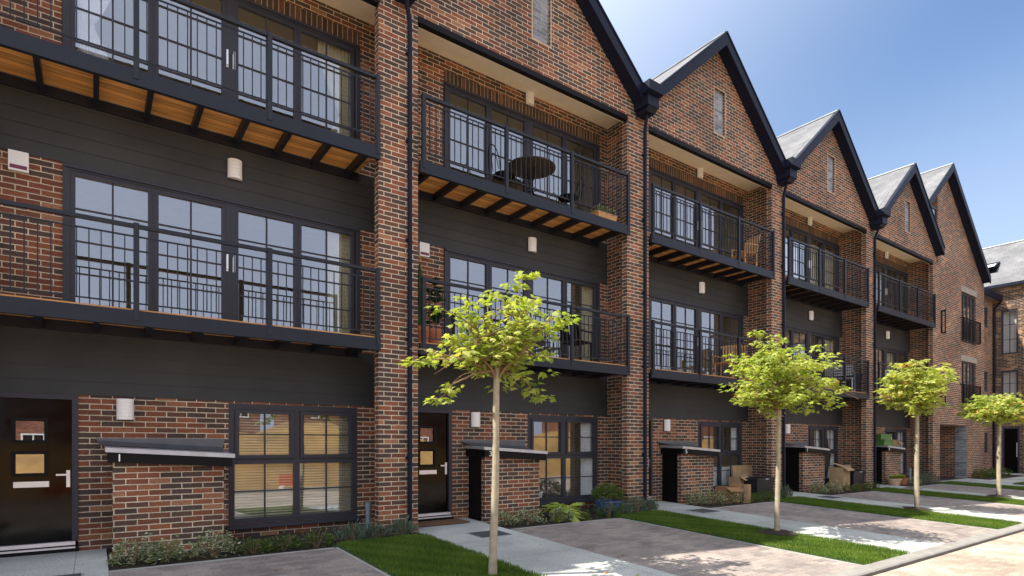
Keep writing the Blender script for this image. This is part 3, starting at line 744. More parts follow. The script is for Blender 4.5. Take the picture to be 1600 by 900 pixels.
# low link and the cross building that closes the street
def cross_building():
    CX = 33.0
    lk = empty('link_block', (0,0,0), 'low brick link with narrow windows between gabled block and cross building', 'link building')
    mb = MB(); nw = [(31.62,32.22,7.15,8.15),(31.62,32.22,4.0,5.0),(31.62,32.22,1.0,2.0)]
    mb.holes(EX1, CX, -.1, 8.75, nw, fY(.95), .1); mb.build('wall', 'brick', lk)
    for a, b, c, d in nw:
        mb = MB(); frame_rect(mb, a, b, c, d, .07, .98, 1.05); f = mb.build('window', 'frame', lk); MB().box(a+.07, b-.07, 1.01, 1.016, c+.07, d-.07).build('pane', 'glass', f)
    mb = MB(); mb.face([(EX1,.65,8.78),(CX-.02,.65,8.78),(CX-.02,3.5,10.2),(EX1,3.5,10.2)]); mb.face([(EX1,.65,8.6),(CX-.02,.65,8.6),(CX-.02,.65,8.78),(EX1,.65,8.78)]); mb.face([(EX1,.95,8.6),(CX-.02,.95,8.6),(CX-.02,.65,8.6),(EX1,.65,8.6)])
    r = mb.build('roof', 'slate', lk)
    MB().box(EX1+.02, CX-.05, .56, .65, 8.52, 8.80).build('gutter', 'barge', r)
    MB().tube([(CX-.12,.60,8.5),(CX-.12,.86,8.2),(CX-.12,.88,0)], .05, 8).build('downpipe', 'barge', lk)
    root = empty('cross_building', (0,0,0), 'brick building across the street end with slate roof and open skylight', 'apartment block')
    hs = [(-.03,.64,5.86,8.06),(-.03,.64,3.15,5.06),(-.08,.585,.0,2.25)] + [(y, y+1.3, a, b) for y in (-3.4,-6.6,-9.8,-13.0) for a, b in ((5.86,7.9),(3.15,4.95),(.7,2.2))]
    mb = MB(); mb.holes(-15, 2.2, -.2, 9.25, hs, fX(CX), .12); mb.face([(CX+6.8,-15,-.3),(CX,-15,-.3),(CX,-15,9.25),(CX+3.25,-15,12.0),(CX+6.8,-15,9.25)][::-1]); mb.build('wall', 'brick_buff', root)
    MB().box(CX-.03, CX+.05, -.42, -.20, -.2, 9.2).build('corner_pier', 'brick_buff', root)
    for a, b, c, d in hs[:2]+hs[3:]:
        f = empty('window', (0,0,0)); f.parent = root
        fr = MB(); x0, x1 = CX+.03, CX+.1
        fr.box(x0,x1,a,a+.08,c,d); fr.box(x0,x1,b-.08,b,c,d); fr.box(x0,x1,a+.08,b-.08,c,c+.08); fr.box(x0,x1,a+.08,b-.08,d-.08,d)
        fr.box(x0+.01,x1-.01,(a+b)/2-.015,(a+b)/2+.015,c+.08,d-.08)
        for z in (c+(d-c)/3, c+2*(d-c)/3): fr.box(x0+.012,x1-.012,a+.08,b-.08,z-.012,z+.012)
        fr.build('frame', 'frame', f); MB().face([(CX+.06,b-.05,c+.05),(CX+.06,a+.05,c+.05),(CX+.06,a+.05,d-.05),(CX+.06,b-.05,d-.05)]).build('pane', 'glass', f)
    a, b, c, d = hs[2]
    fr = MB(); fr.box(CX+.01,CX+.1,a,a+.07,c,d); fr.box(CX+.01,CX+.1,b-.07,b,c,d); fr.box(CX+.01,CX+.1,a+.07,b-.07,d-.07,d)
    f = fr.build('entrance_door', 'frame', root); MB().box(CX+.05,CX+.06,a+.07,b-.07,c,d-.07).build('leaf', 'doorblack', f); MB().box(CX+.0,CX+.04,a+.09,a+.12,.8,1.5).build('handle', 'chrome', f)
    MB().face([(CX+.3,2.2,-.2),(CX+.3,-14.9,-.2),(CX+.3,-14.9,9.2),(CX+.3,2.2,9.2)]).build('interior', 'curtain', root)  # white sheet added behind the panes to make the windows look brighter
    # roof: ridge runs along y
    ez, rz, ex, rx = 9.32, 12.1, CX-.35, CX+2.9
    mb = MB(); L = math.hypot(rx-ex, rz-ez)
    mb.face([(ex,2.6,ez),(ex,-15.3,ez),(rx,-15.3,rz),(rx,2.6,rz)][::-1], [(2.6,0),(-15.3,0),(-15.3,L),(2.6,L)][::-1])
    mb.face([(rx,2.6,rz),(rx,-15.3,rz),(rx+4,-15.3,ez),(rx+4,2.6,ez)]); mb.face([(ex,2.6,ez-.12),(ex,-15.3,ez-.12),(CX,-15.3,ez-.12),(CX,2.6,ez-.12)])
    r = mb.build('roof', 'slate', root)
    MB().box(ex-.10, ex+.0, -15.3, 2.6, ez-.16, ez-.03).build('gutter', 'barge', r)
    MB().tube([(rx,2.6,rz),(rx,-15.3,rz)], .06, 8).build('ridge', 'lead', r)
    # open skylight
    f = empty('skylight', (0,0,0)); f.parent = root
    def P(s, y, up=0.0): t = s/L; return Vector((ex+(rx-ex)*t, y, ez+(rz-ez)*t)) + Vector((-(rz-ez)/L, 0, (rx-ex)/L))*up
    mb = MB(); a, b, y0, y1 = 1.30, 2.25, 1.0, 1.75
    tp = lambda s, y: P(b, y, .03) + (P(a, y, .30)-P(b, y, .03))*((b-s)/(b-a))
    for (s0,s1,u0,u1) in ((a,a+.07,y0,y1),(b-.07,b,y0,y1),(a+.07,b-.07,y0,y0+.07),(a+.07,b-.07,y1-.07,y1)):
        q = [tp(s0,u0), tp(s1,u0), tp(s1,u1), tp(s0,u1)]; nrm = (q[1]-q[0]).cross(q[2]-q[0]).normalized()*.05
        mb.face(q); mb.face([p+nrm for p in reversed(q)])
        for i in range(4): mb.face([q[i], q[(i+1)%4], q[(i+1)%4]+nrm, q[i]+nrm])
    mb.build('sash', 'barge', f)
    MB().face([tp(a+.06,y0+.06), tp(b-.06,y0+.06), tp(b-.06,y1-.06), tp(a+.06,y1-.06)]).build('pane', 'white', f)  # pane coloured white for the bright sky it would reflect
    MB().face([P(a,y0,.02), P(b,y0,.02), P(b,y1,.02), P(a,y1,.02)]).build('opening', 'black', f)  # flat black face in place of the unlit hole under the sash
cross_building()

# ------------------------------------------------------------------ ground
def sheet(name, x0, x1, y0, y1, dz, m, kind='structure', nx=1, th=.05, pts=None):
    mb = MB()
    poly = pts or [(x0,y0),(x1,y0),(x1,y1),(x0,y1)]
    mb.face([(x,y,gz(y)+dz) for x,y in poly])
    for i in range(len(poly)):
        (a,b),(c,d) = poly[i], poly[(i+1)%len(poly)]
        mb.face([(a,b,gz(b)+dz-th),(c,d,gz(d)+dz-th),(c,d,gz(d)+dz),(a,b,gz(b)+dz)])
    o = mb.build(name, m); o['kind'] = kind; return o
def flat(name, x0, x1, y0, y1, z, m):
    o = MB().face([(x0,y0,z),(x1,y0,z),(x1,y1,z),(x0,y1,z)]).build(name, m); o['kind'] = 'structure'; return o
flat('ground', -600, 600, -600, 600, -.32, 'earth')
flat('road', -60, 80, -10.4, -5.24, -.245, 'road')
sheet('planting_bed', -40, 34, -5.24, 1.0, -.02, 'soil')
mb = MB(); mb.prism_x([(-5.26,-.30),(-5.05,-.30),(-5.05,gz(-5.05)+.012),(-5.24,gz(-5.24)+.012),(-5.26,gz(-5.24)-.005)], -40, 32); o = mb.build('kerb', 'kerbstone'); o['kind'] = 'structure'
flat('kerb_shadow_strip', -40, 32, -5.305, -5.24, -.240, 'soil')  # dark strip that paints the shadow line along the kerb's road edge
mb = MB(); mb.box(-40, 32, -10.6, -10.4, -.32, -.15); o = mb.build('kerb', 'concrete'); o['kind'] = 'structure'
PATH1, DRV1, LAWN1 = 1.43, 4.06, 5.53
def blades(x0, x1, y0, y1, n, seed, pts=None):
    rnd = random.Random(seed); v = []; f = []; t = []
    for i in range(n):
        x, y = rnd.uniform(x0-.045, x1+.045), rnd.uniform(y0-.02, y1+.05)
        edge = min(x-x0, x1-x)
        if edge < .012*math.sin(y*9+seed)+.012*math.sin(y*23)-.012 or (edge < .05 and rnd.random() < .35): continue
        a = rnd.uniform(0, 6.283); hgt = rnd.uniform(.022, .052); wd = rnd.uniform(.003, .0055); ln = rnd.uniform(0, .028); b = rnd.uniform(0, 6.283)
        z = gz(y)+.012; k = len(v)
        dx, dy = math.cos(a)*wd, math.sin(a)*wd
        v += [(x-dx,y-dy,z), (x+dx,y+dy,z), (x+math.cos(b)*ln, y+math.sin(b)*ln, z+hgt)]; f.append((k,k+1,k+2)); t.append(min(1, max(0, rnd.gauss(.45, .2)+.20*math.sin(x*5.1+seed)*math.sin(y*3.7)+.14*math.sin(x*13+y*9))))
    me = bpy.data.meshes.new('grass'); me.from_pydata(v, [], f)
    at = me.attributes.new('tint', 'FLOAT', 'POINT'); at.data.foreach_set('value', [q for q in t for _ in range(3)])
    return me
gm = blades(DRV1+.05, LAWN1, -5.04, -.42, 52000, 3)
for k in range(0, 6):
    L = W*(k-1)-IN
    o = sheet('path', L-.03, L+PATH1, -5.05, R-.03, -.004, 'flag'); 
    sheet('driveway', L+PATH1+.004, L+DRV1-.05, -5.05, -.62, -.004, 'paving')
    sheet('edging', L+DRV1-.048, L+DRV1+.0, -5.05, -.60, .004, 'concrete', th=.06)
    sheet('edging', L+PATH1+.004, L+DRV1-.05, -.615, -.57, .004, 'concrete', th=.06)
    sheet('lawn_bed', L+DRV1+.004, L+LAWN1, -5.05, -.40, -.0, 'grassbase')
    g = put('lawn_grass', gm, 'grassblade', None, (L,0,0)); g['kind'] = 'stuff'; g['label'] = f'mown grass strip beside the driveway of the house numbered {NUM[k]}'
LE = W*4+PW   # east of the row
sheet('pavement', LE-.05, 33.0, -5.05, .0, -.004, 'flag')
sheet('lawn_bed', 24.4, 30.5, -3.0, -1.9, .006, 'grassbase')
g = put('lawn_grass', blades(24.4, 30.5, -3.0, -1.9, 24000, 9), 'grassblade'); g['kind'] = 'stuff'; g['label'] = 'far grass strip in front of the gabled block'
sheet('planting_bed', 26.1, 31.3, -.75, .95, .004, 'soil')
sheet('path', 31.3, 33.0, -1.6, .95, .006, 'flag')

# manhole covers
for k in range(1, 6):
    L = W*(k-1)-IN
    c = empty('manhole_cover', (L+.90,-.76,gz(-.76)-.002), f'dark square drain cover in the path to the door of the house numbered {NUM[k]}', 'drain cover', 'drain covers in the front paths')
    c.rotation_euler = (math.atan(FALL), 0, 0)
    part('cover_plate', 'iron', c, 'mhc', lambda: MB().box(-.28,.28,-.22,.22,0,.006)); part('cover_rim', 'zinc', c, 'mhr', lambda: (lambda m: (m.box(-.30,.30,-.24,-.222,0,.005), m.box(-.30,.30,.222,.24,0,.005), m.box(-.30,-.282,-.222,.222,0,.005), m.box(.282,.30,-.222,.222,0,.005), m)[-1])(MB()))

# ------------------------------------------------------------------ leaves, trees, shrubs
def leaf_outline(kind):
    if kind == 'maple':
        o = [(0,0),(.16,.02),(.42,-.06),(.34,.16),(.62,.32),(.36,.40),(.40,.62),(.20,.56),(0,1.0)]
    elif kind == 'maple_s':
        o = [(0,0),(.40,-.02),(.30,.2),(.55,.42),(.22,.52),(0,1.0)]
    elif kind == 'oval': o = [(0,0),(.26,.3),(.26,.65),(0,1.0)]
    else: o = [(0,0),(.10,.4),(0,1.0)]
    return o + [(-x,y) for x,y in reversed(o[1:-1])]
class Leaves:
    def __init__(s): s.v = []; s.f = []; s.t = []
    def add(s, p, d, up, size, tint, kind='maple', bend=.25):
        d = Vector(d).normalized(); side = d.cross(up)
        if side.length < 1e-3: side = d.orthogonal()
        side.normalize(); n = side.cross(d); k = len(s.v); p = Vector(p)
        pts = leaf_outline(kind)
        s.v.append(p + d*size*.42 + n*size*.05); s.t.append(tint)
        for x, y in pts:
            s.v.append(p + side*(x*size) + d*(y*size) + n*(-bend*size*(y*y*.5 + x*x*1.2))); s.t.append(tint)
        m = len(pts)
        for i in range(m): s.f.append((k, k+1+i, k+1+(i+1)%m))
    def build(s, name, m, parent=None, loc=(0,0,0)):
        me = bpy.data.meshes.new(name); me.from_pydata([tuple(q) for q in s.v], [], s.f)
        at = me.attributes.new('tint', 'FLOAT', 'POINT'); at.data.foreach_set('value', s.t)
        return put(name, me, m, parent, loc)

def make_tree(label, x, y, crown, trunk_r, seed, n_leaf, leaf, kind, extra=(), cols=(.5,.22), name='maple_tree', lean=0.0, gaps=.0):
    """crown = (cx, cz, rx, ry, rz) relative to the trunk base"""
    rnd = random.Random(seed); z0 = gz(y)
    root = empty(name, (x, y, z0), label, 'tree', 'young maple trees along the row')
    cx, cz, rx, ry, rz = crown
    fork = cz-rz*.78
    tp = []; tr = []
    for i in range(11):
        t = i/10; z = -.05+(fork+.10)*t
        tp.append((lean*t + .012*math.sin(t*7+seed), .012*math.cos(t*5+seed), z)); tr.append(trunk_r*(1-.28*t)*(1.18 if i == 0 else 1))
    mb = MB(); mb.tube(tp, tr, 12); mb.build('trunk', 'bark', root)
    top = Vector(tp[-1]); tips = []; br = MB()
    def limb(a, b, r0, r1, wob=.06, n=5):
        a, b = Vector(a), Vector(b); pts = []
        for i in range(n+1):
            t = i/n; q = a.lerp(b, t); w = math.sin(math.pi*t)*wob
            q += Vector((rnd.uniform(-w,w), rnd.uniform(-w,w), w*.8 if (b-a).z < .3 else 0)); pts.append(q)
        br.tube(pts, [r0+(r1-r0)*i/n for i in range(n+1)], 6, caps=False); return pts
    nl = 15
    for i in range(nl):
        az = i*2.39996+rnd.uniform(-.3,.3); el = rnd.uniform(.12, 1.35) if i else 1.5
        d = Vector((math.cos(az)*math.cos(el)*rx, math.sin(az)*math.cos(el)*ry, math.sin(el)*rz*1.5))
        end = top + d*rnd.uniform(.72, 1.0) + Vector((cx,0,0)); 
        pts = limb(top-Vector((0,0,rnd.uniform(0,.18))), end, trunk_r*.40, .006, .08)
        tips.append(pts[-1])
        for j in range(6):
            p = pts[rnd.randint(1, 4)]; dd = Vector((rnd.uniform(-1,1)*rx*.5, rnd.uniform(-1,1)*ry*.5, rnd.uniform(-.32,.5)*rz))
            q = limb(p, p+dd, .011, .004, .04, 3); tips += [q[-1], q[1]]
    for e in extra:
        pts = limb(top-Vector((0,0,.05)), e, .016, .005, .10, 7); tips += [pts[-1]]*3 + [pts[-2]]*2 + [pts[-3]]
    br.build('branches', 'twig', root)
    lv = Leaves(); cen = Vector((cx, 0, cz)); ext = [Vector(e) for e in extra]
    def inside(p):
        q = p-cen
        a = math.atan2(q.y, q.x); b = math.atan2(q.z, math.hypot(q.x,q.y))
        lump = 1+.16*math.sin(3*a+seed)+.13*math.sin(5*a+2*b*3+seed*2)+.10*math.sin(6*b+seed)
        return (q.x/rx)**2+(q.y/ry)**2+(q.z/rz)**2 < lump**2
    # leaf sprays: centres spread through the crown, most towards the outside
    sprays = [Vector(t) for t in tips if inside(Vector(t)) or any((Vector(t)-e).length < .5 for e in ext)]
    tries = 0
    want = max(len(sprays)+10, n_leaf//8)
    while len(sprays) < want and tries < 20000:
        tries += 1
        d = Vector((rnd.gauss(0,1), rnd.gauss(0,1), rnd.gauss(0,1))).normalized(); r = rnd.uniform(.25, 1.12)**.6
        p = cen + Vector((d.x*rx, d.y*ry, d.z*rz))*r
        if inside(p):
            if gaps and math.sin(p.x*4.1+seed)*math.sin(p.z*5.3+seed*.7)*math.sin(p.y*4.7+1) > gaps: continue
            sprays.append(p)
    per = max(4, n_leaf//len(sprays))
    tw = MB()
    for sp in sprays:
        out = (sp-cen); out.z *= .3; out = out.normalized() if out.length > .05 else Vector((1,0,0))
        base_t = min(1, max(0, rnd.gauss(cols[0], cols[1]*.6)))
        if rnd.random() < .015: base_t = .97
        for j in range(per):
            a = rnd.uniform(0, 6.283); rr = rnd.uniform(.02, leaf*1.5)
            p = sp + Vector((math.cos(a)*rr, math.sin(a)*rr, rnd.uniform(-.45,.35)*leaf))
            d = Vector((math.cos(a)*.9+out.x*.7, math.sin(a)*.9+out.y*.7, rnd.uniform(-.75,.15)))
            up = Vector((rnd.gauss(0,.38), rnd.gauss(0,.38), 1))
            lv.add(p, d, up, leaf*rnd.uniform(.6,1.2), min(1, max(0, base_t+rnd.gauss(0, cols[1]*.5))), kind, rnd.uniform(.1,.5))
    lv.build('crown', 'maple', root)
    # dark soil disc at the foot
    return root
TREES = [(.167,-2.966),(5.87,-3.19),(12.05,-3.10),(17.85,-3.14)]
z = lambda i: gz(TREES[i][1])
make_tree('nearest young maple, thin open crown, before the house numbered 3', *TREES[0], (.10, 2.90, .94, .86, .64), .050, 11, 1900, .088, 'maple',
          extra=[(-.98,.1,2.42),(-.78,-.1,2.02),(1.0,-.15,3.10),(.62,-.1,2.12),(.46,.0,3.60)], lean=.05, gaps=.02)
make_tree('second maple from the camera with dense rounded crown', *TREES[1], (.06, 2.70, 1.02, .95, .66), .046, 5, 3700, .085, 'maple_s', extra=[(-1.05,-.1,2.35),(-.45,.1,3.42)], lean=.03, gaps=.10)
make_tree('third maple from the camera, pale compact crown before last gabled house', *TREES[2], (-.12, 2.94, .80, .78, .70), .056, 17, 2900, .10, 'maple_s', lean=-.05, gaps=.12, cols=(.6,.22))
make_tree('farthest maple, wide thin crown at the right edge', *TREES[3], (.10, 2.62, 1.12, 1.1, .46), .058, 23, 2800, .11, 'maple_s', lean=.0, gaps=.2, cols=(.5,.3))
for i, (x, y) in enumerate(TREES):
    if i == 0: continue
    mb = MB(); pts = [(x+.34*math.cos(a)*(1+.12*math.sin(3*a)), y+.30*math.sin(a)*(1+.1*math.sin(4*a+i))) for a in [2*math.pi*q/24 for q in range(24)]]
    for q in range(24):
        a, b = pts[q], pts[(q+1)%24]; mb.face([(x,y,gz(y)+.085), (a[0],a[1],gz(a[1])+.045), (b[0],b[1],gz(b[1])+.045)])
    o = mb.build('tree_pit', 'soil'); o['kind'] = 'structure'

def shrub(name, label, x, y, w, h, m, seed, kind='oval', leaf=.035, n=420, depth=None, group=None, z0=None, cat='shrub', spiky=False):
    rnd = random.Random(seed); z = gz(y)-.02 if z0 is None else z0
    root = empty(name, (x, y, z), label, cat, group)
    lv = Leaves(); st = MB(); d2 = depth or w*.8
    for i in range(9):
        a = rnd.uniform(0, 6.283); r = rnd.uniform(.1,.8)
        st.tube([(0+.02*math.cos(a),.02*math.sin(a),-.01),(math.cos(a)*r*w*.3, math.sin(a)*r*d2*.3, h*.55),(math.cos(a)*r*w*.45, math.sin(a)*r*d2*.45, h*.85)], [.006,.004,.002], 5, caps=False)
    st.build('stems', 'twig', root)
    for i in range(n):
        a = rnd.uniform(0, 6.283); e = math.asin(rnd.uniform(-.1, 1)); r = rnd.uniform(.35, 1.0)**.5*(1+.18*math.sin(3*a+seed)+.15*math.sin(5*e+a*2+seed))
        p = Vector((math.cos(a)*math.cos(e)*w/2*r, math.sin(a)*math.cos(e)*d2/2*r, max(.01, h*(.12+.80*math.sin(e)*r))))
        if spiky: d = Vector((math.cos(a)*.35, math.sin(a)*.35, 1)); 
        else: d = Vector((math.cos(a)+rnd.gauss(0,.5), math.sin(a)+rnd.gauss(0,.5), rnd.uniform(-.1,1.0)))
        lv.add(p, d, Vector((rnd.gauss(0,.5), rnd.gauss(0,.5), 1)), leaf*rnd.uniform(.6,1.3), min(1,max(0,rnd.gauss(.5,.28))), kind, .3)
    lv.build('foliage', m, root); return root
def bed_label(k, look, where): return f'{look} {where} the house numbered {NUM[k]}'
SH = 0
def bed(k, items):
    global SH
    L = W*(k-1)-IN
    for (u, y, w, h, typ, where) in items:
        SH += 1
        if typ == 'v': shrub('variegated_shrub', bed_label(k, 'silvery variegated shrub', where), L+u, y, w, h, 'varieg', SH*7+k, 'oval', .042, 620, group='variegated shrubs in the front beds')
        elif typ == 'b': shrub('box_shrub', bed_label(k, 'low dark green shrub', where), L+u, y, w, h, 'shrub', SH*7+k, 'oval', .034, 620, group='low green shrubs in the front beds')
        elif typ == 'l': shrub('lavender', bed_label(k, 'grey green lavender tuft', where), L+u, y, w, h, 'lavender', SH*7+k, 'blade', .075, 420, group='lavender by the piers', spiky=True)
ORD = ['first', 'second', 'third', 'fourth']
bed(1, [(1.68,-.22,.50,.34,'v','at the left end of the bed before'), (2.02,-.30,.40,.30,'v','under the bin store brickwork of'), (2.55,-.28,.62,.36,'v','below the roof end of the bin store at'),
        (3.02,-.30,.52,.22,'b','left of centre under the slatted window of'), (3.42,-.26,.46,.22,'b','in the middle under the slatted window of'), (3.85,-.32,.56,.26,'b','right of centre under the slatted window of'),
        (4.42,-.18,.50,.26,'l','left of the grey vent pipe before'), (4.78,-.16,.42,.22,'l','right of the grey vent pipe before'), (5.22,-.18,.46,.26,'l','at the brick pier right of')])
bed(2, [(1.62,-.14,.52,.30,'v','next to the path and bin store of'), (2.12,-.20,.62,.30,'v','along the middle of the bin store of'), (2.78,-.34,.48,.30,'v','left of the hosta before'),
        (3.22,-.36,.46,.22,'b','right of the hosta before'), (3.95,-.40,.60,.34,'b','in front of the blue pot at'), (4.45,-.30,.50,.26,'l','beside the blue pot at'), (4.95,-.22,.55,.36,'l','at the foot of the right pier of'), (5.40,-.20,.36,.26,'l','between the right pier and next path at')])
bed(3, [(1.68,.02,.50,.40,'v','beside the path and bin store of'), (2.15,-.12,.62,.42,'v','in the middle before the bin store of'), (2.72,-.20,.55,.36,'v','left of the cardboard boxes at'), (3.48,-.30,.56,.26,'b','below the flattened boxes at'), (4.05,-.28,.62,.26,'b','before the black recycling box of'), (4.65,-.22,.55,.30,'b','at the right pier of'), (5.25,-.20,.42,.30,'l','between right pier and the next path at')])
bed(4, [(1.75,.0,.55,.36,'v','beside the path and bin store of'), (2.42,-.10,.60,.34,'v','in the middle before the bin store of'), (3.25,-.24,.60,.26,'b','before the torn cardboard box of'), (3.95,-.26,.60,.26,'b','left of the tall pier at'), (4.75,-.22,.62,.28,'b','at the right pier of')])
bed(5, [(2.95,-.10,.50,.28,'v','right of the terracotta pots at'), (3.65,-.16,.60,.36,'l','beside the grey pipe at'), (4.40,-.10,.66,.42,'l','before the window of')])
for i, (x, w) in enumerate(((26.9,.9),(27.8,.95),(28.9,.9),(30.0,.9))):
    shrub('box_shrub', f'low dark hedge plant, {ORD[i]} from the left, by the recessed porch block', x, -.15, w, .42, 'shrub', 300+i, 'oval', .07, 420, group='hedge plants before the gabled block')

def hosta(x, y, label):
    root = empty('hosta', (x,y,gz(y)-.02), label, 'plant'); lv = Leaves(); rnd = random.Random(4)
    for i in range(46):
        a = rnd.uniform(0, 6.283); r = rnd.uniform(.04,.20); el = rnd.uniform(.0,.9)
        lv.add((math.cos(a)*r*1.1, math.sin(a)*r, .05+.26*rnd.random()), (math.cos(a), math.sin(a), el-.35), Vector((0,0,1)), rnd.uniform(.20,.34), rnd.random(), 'oval', .55)
    lv.build('leaves', 'hosta', root)
hosta(3.72, -.12, 'lime green hosta under the window of the house numbered 3')

def pot(name, label, x, y, z0, prof, m, plant=None, n=24, sx=1.0, cat='plant pot'):
    o = empty(name, (x,y,z0), label, cat); MB().lathe(prof, n, sx=sx).build('vessel', m, o)
    rt = max(p[0] for p in prof); zt = prof[-3][1] if len(prof) > 4 else prof[-1][1]
    MB().lathe([(0,zt-.03),(rt*.9,zt-.03)], n, sx=sx).build('soil', 'soil', o)
    return o
zp = gz(-.1)-.02
p = pot('glazed_pot', 'round blue glazed pot with clipped green shrub, by right pier of house numbered 3', 4.95, -.06, zp, [(0,0),(.20,0),(.22,.03),(.26,.18),(.265,.25),(.285,.26),(.285,.295),(.25,.295),(.24,.25)], 'blueglaze', sx=1.05)
lv = Leaves(); rnd = random.Random(8)
for i in range(1500):
    a = rnd.uniform(0,6.283); e = math.asin(rnd.uniform(-.25,1)); r = rnd.uniform(.3,1)**.4*(1+.1*math.sin(4*a))
    lv.add((math.cos(a)*math.cos(e)*.33*r, math.sin(a)*math.cos(e)*.30*r, .38+.25*math.sin(e)*r), (math.cos(a)+rnd.gauss(0,.5), math.sin(a)+rnd.gauss(0,.5), rnd.uniform(-.2,.9)), Vector((rnd.gauss(0,.5),0,1)), rnd.uniform(.03,.06), min(1, rnd.gauss(.75,.25)), 'oval', .3)
lv.build('foliage', 'shrub', p)

def pipe(label, x, y, h):
    o = empty('vent_pipe', (x,y,gz(y)), label, 'pipe'); MB().tube([(0,0,-.05),(0,0,h)], .042, 12).build('shaft', 'greypipe', o); MB().tube([(0,0,h-.10),(0,0,h)], .05, 12).build('cap', 'greypipe', o)
pipe('grey vent pipe standing in the bed left of the nearest full pier', .03, .5, .45)
pipe('grey vent pipe beside the terracotta pots at the last gabled house', 21.05, .3, .52)
pipe('short pale vent pipe behind the low cardboard box', 10.05, .1, .22)

# doormat
o = tag(MB().box(.10, 1.17, .28, .74, .012, .03).build('doormat', 'wickermat', None, (.679,0,.012)), 'flat brown doormat on the doorstep of the house numbered 3', 'doormat')

# cardboard and bins outside
def carton(name, label, x, y, z0, w, d, h, m, rz=0, tilt=0, flaps=True):
    o = empty(name, (x,y,z0), label, 'cardboard box'); o.rotation_euler = (tilt, 0, rz)
    mb = MB(); mb.box(-w/2,w/2,-d/2,d/2,0,h, skip='t' if flaps else ''); 
    if flaps:
        for f in list(mb.f): pass
        mb.box(-w/2+.006,w/2-.006,-d/2+.006,d/2-.006,.01,.02)
    mb.build('carton', m, o)
    if flaps:
        MB().face([(-w/2,-d/2,h),(w/2,-d/2,h),(w/2,-d/2-.14,h-.10),(-w/2,-d/2-.14,h-.10)]).build('flap', m, o); MB().face([(w/2,-d/2,h),(w/2,d/2,h),(w/2+.13,d/2,h+.06),(w/2+.13,-d/2,h+.06)]).build('flap', m, o)
    return o
def black_box(label, x, y, w, d, h):
    o = empty('recycling_box', (x,y,gz(y)-.01), label, 'recycling box', 'black recycling boxes'); a = .88
    mb = MB()
    P = [[(-w/2*a,-d/2*a,0),(w/2*a,-d/2*a,0),(w/2*a,d/2*a,0),(-w/2*a,d/2*a,0)],[(-w/2,-d/2,h),(w/2,-d/2,h),(w/2,d/2,h),(-w/2,d/2,h)]]
    for i in range(4): mb.face([P[0][i],P[0][(i+1)%4],P[1][(i+1)%4],P[1][i]])
    mb.face([(x*.9,y*.9,h*.75) for x,y,_ in P[1]]); mb.build('tub', 'bin', o)
    mb = MB(); t = .025
    mb.box(-w/2-t,w/2+t,-d/2-t,-d/2+.01,h-.05,h); mb.box(-w/2-t,w/2+t,d/2-.01,d/2+t,h-.05,h); mb.box(-w/2-t,-w/2+.01,-d/2+.01,d/2-.01,h-.05,h); mb.box(w/2-.01,w/2+t,-d/2+.01,d/2-.01,h-.05,h)
    mb.build('rim', 'bin', o)
    MB().box(-.07,.07,-d/2-t-.012,-d/2-t,h-.045,h-.02).build('handle', 'zinc', o)
L3, L4, L5 = W*2-IN, W*3-IN, W*4-IN
black_box('black recycling box with cardboard behind it, by the house numbered 5', 10.75, .16, .82, .50, .54)
black_box('black recycling box beside the torn cardboard box of the house numbered 7', 16.45, .30, .90, .50, .56)
o = carton('flat_carton', 'large flattened cardboard sheet leaning behind the black recycling box', 10.95, .70, .36, .92, .05, .48, 'card', 0, -.12, flaps=False)
o = carton('carton', 'tall open cardboard box standing left of the black recycling box', 10.30, .42, .0, .40, .30, .56, 'card', .15, -.05)
o = carton('low_carton', 'low cardboard box lying in the bed before the ground window', 9.22, .02, -.02, .52, .34, .38, 'card2', -.1)
o = carton('carton_strip', 'upright cardboard strip standing at the corner of low box', 9.56, -.30, -.03, .16, .12, .45, 'card', .2, 0, flaps=False)
o = carton('torn_carton', 'torn tall cardboard box with open top by the house numbered 7', 15.45, .22, -.02, .62, .40, .72, 'card', .12)
MB().face([(-.34,-.22,.72),(.50,-.30,.64),(.56,.2,.80),(-.30,.22,.90)]).build('flap', 'card', o)
o = carton('board_carton', 'orange brown board box leaning at the bin store of last gabled house', 19.28, .62, .0, .44, .18, .68, 'card2', 0, 0, flaps=False)
o = carton('board_strip', 'tall thin cardboard strip leaning behind the orange brown board', 19.02, .80, .0, .22, .06, 1.16, 'card', 0, 0, flaps=False)

# crates and box on top of the last bin store
def crate(label, x, y, z0, w, d, h, rz):
    o = empty('green_crate', (x,y,z0), label, 'crate', 'green crates on the last bin store'); o.rotation_euler = (0,0,rz)
    mb = MB(); t = .02
    for (a,b,c,e) in ((-w/2,w/2,-d/2,-d/2+t),(-w/2,w/2,d/2-t,d/2),(-w/2,-w/2+t,-d/2+t,d/2-t),(w/2-t,w/2,-d/2+t,d/2-t)): mb.box(a,b,c,e,0,h)
    mb.box(-w/2+t,w/2-t,-d/2+t,d/2-t,.0,.02); mb.build('tub', 'greenbox', o)
    mb = MB(); frame = [(-w/2-.02,w/2+.02,-d/2-.02,-d/2),(-w/2-.02,w/2+.02,d/2,d/2+.02),(-w/2-.02,-w/2,-d/2,d/2),(w/2,w/2+.02,-d/2,d/2)]
    for (a,b,c,e) in frame: mb.box(a,b,c,e,h-.04,h)
    mb.build('rim', 'greenbox', o)
zr = lambda u: store_roof_z(u)+.03
crate('lower green crate lying on the last bin store roof', L5+1.80, .52, zr(1.8)+.002, .86, .42, .20, .05)
crate('upper green crate tipped on the lower green crate', L5+1.72, .54, zr(1.8)+.21, .66, .38, .19, -.12)
o = carton('small_carton', 'small open cardboard box on the last bin store roof', L5+2.62, .50, zr(2.6)+.0, .52, .36, .20, 'card', .2)
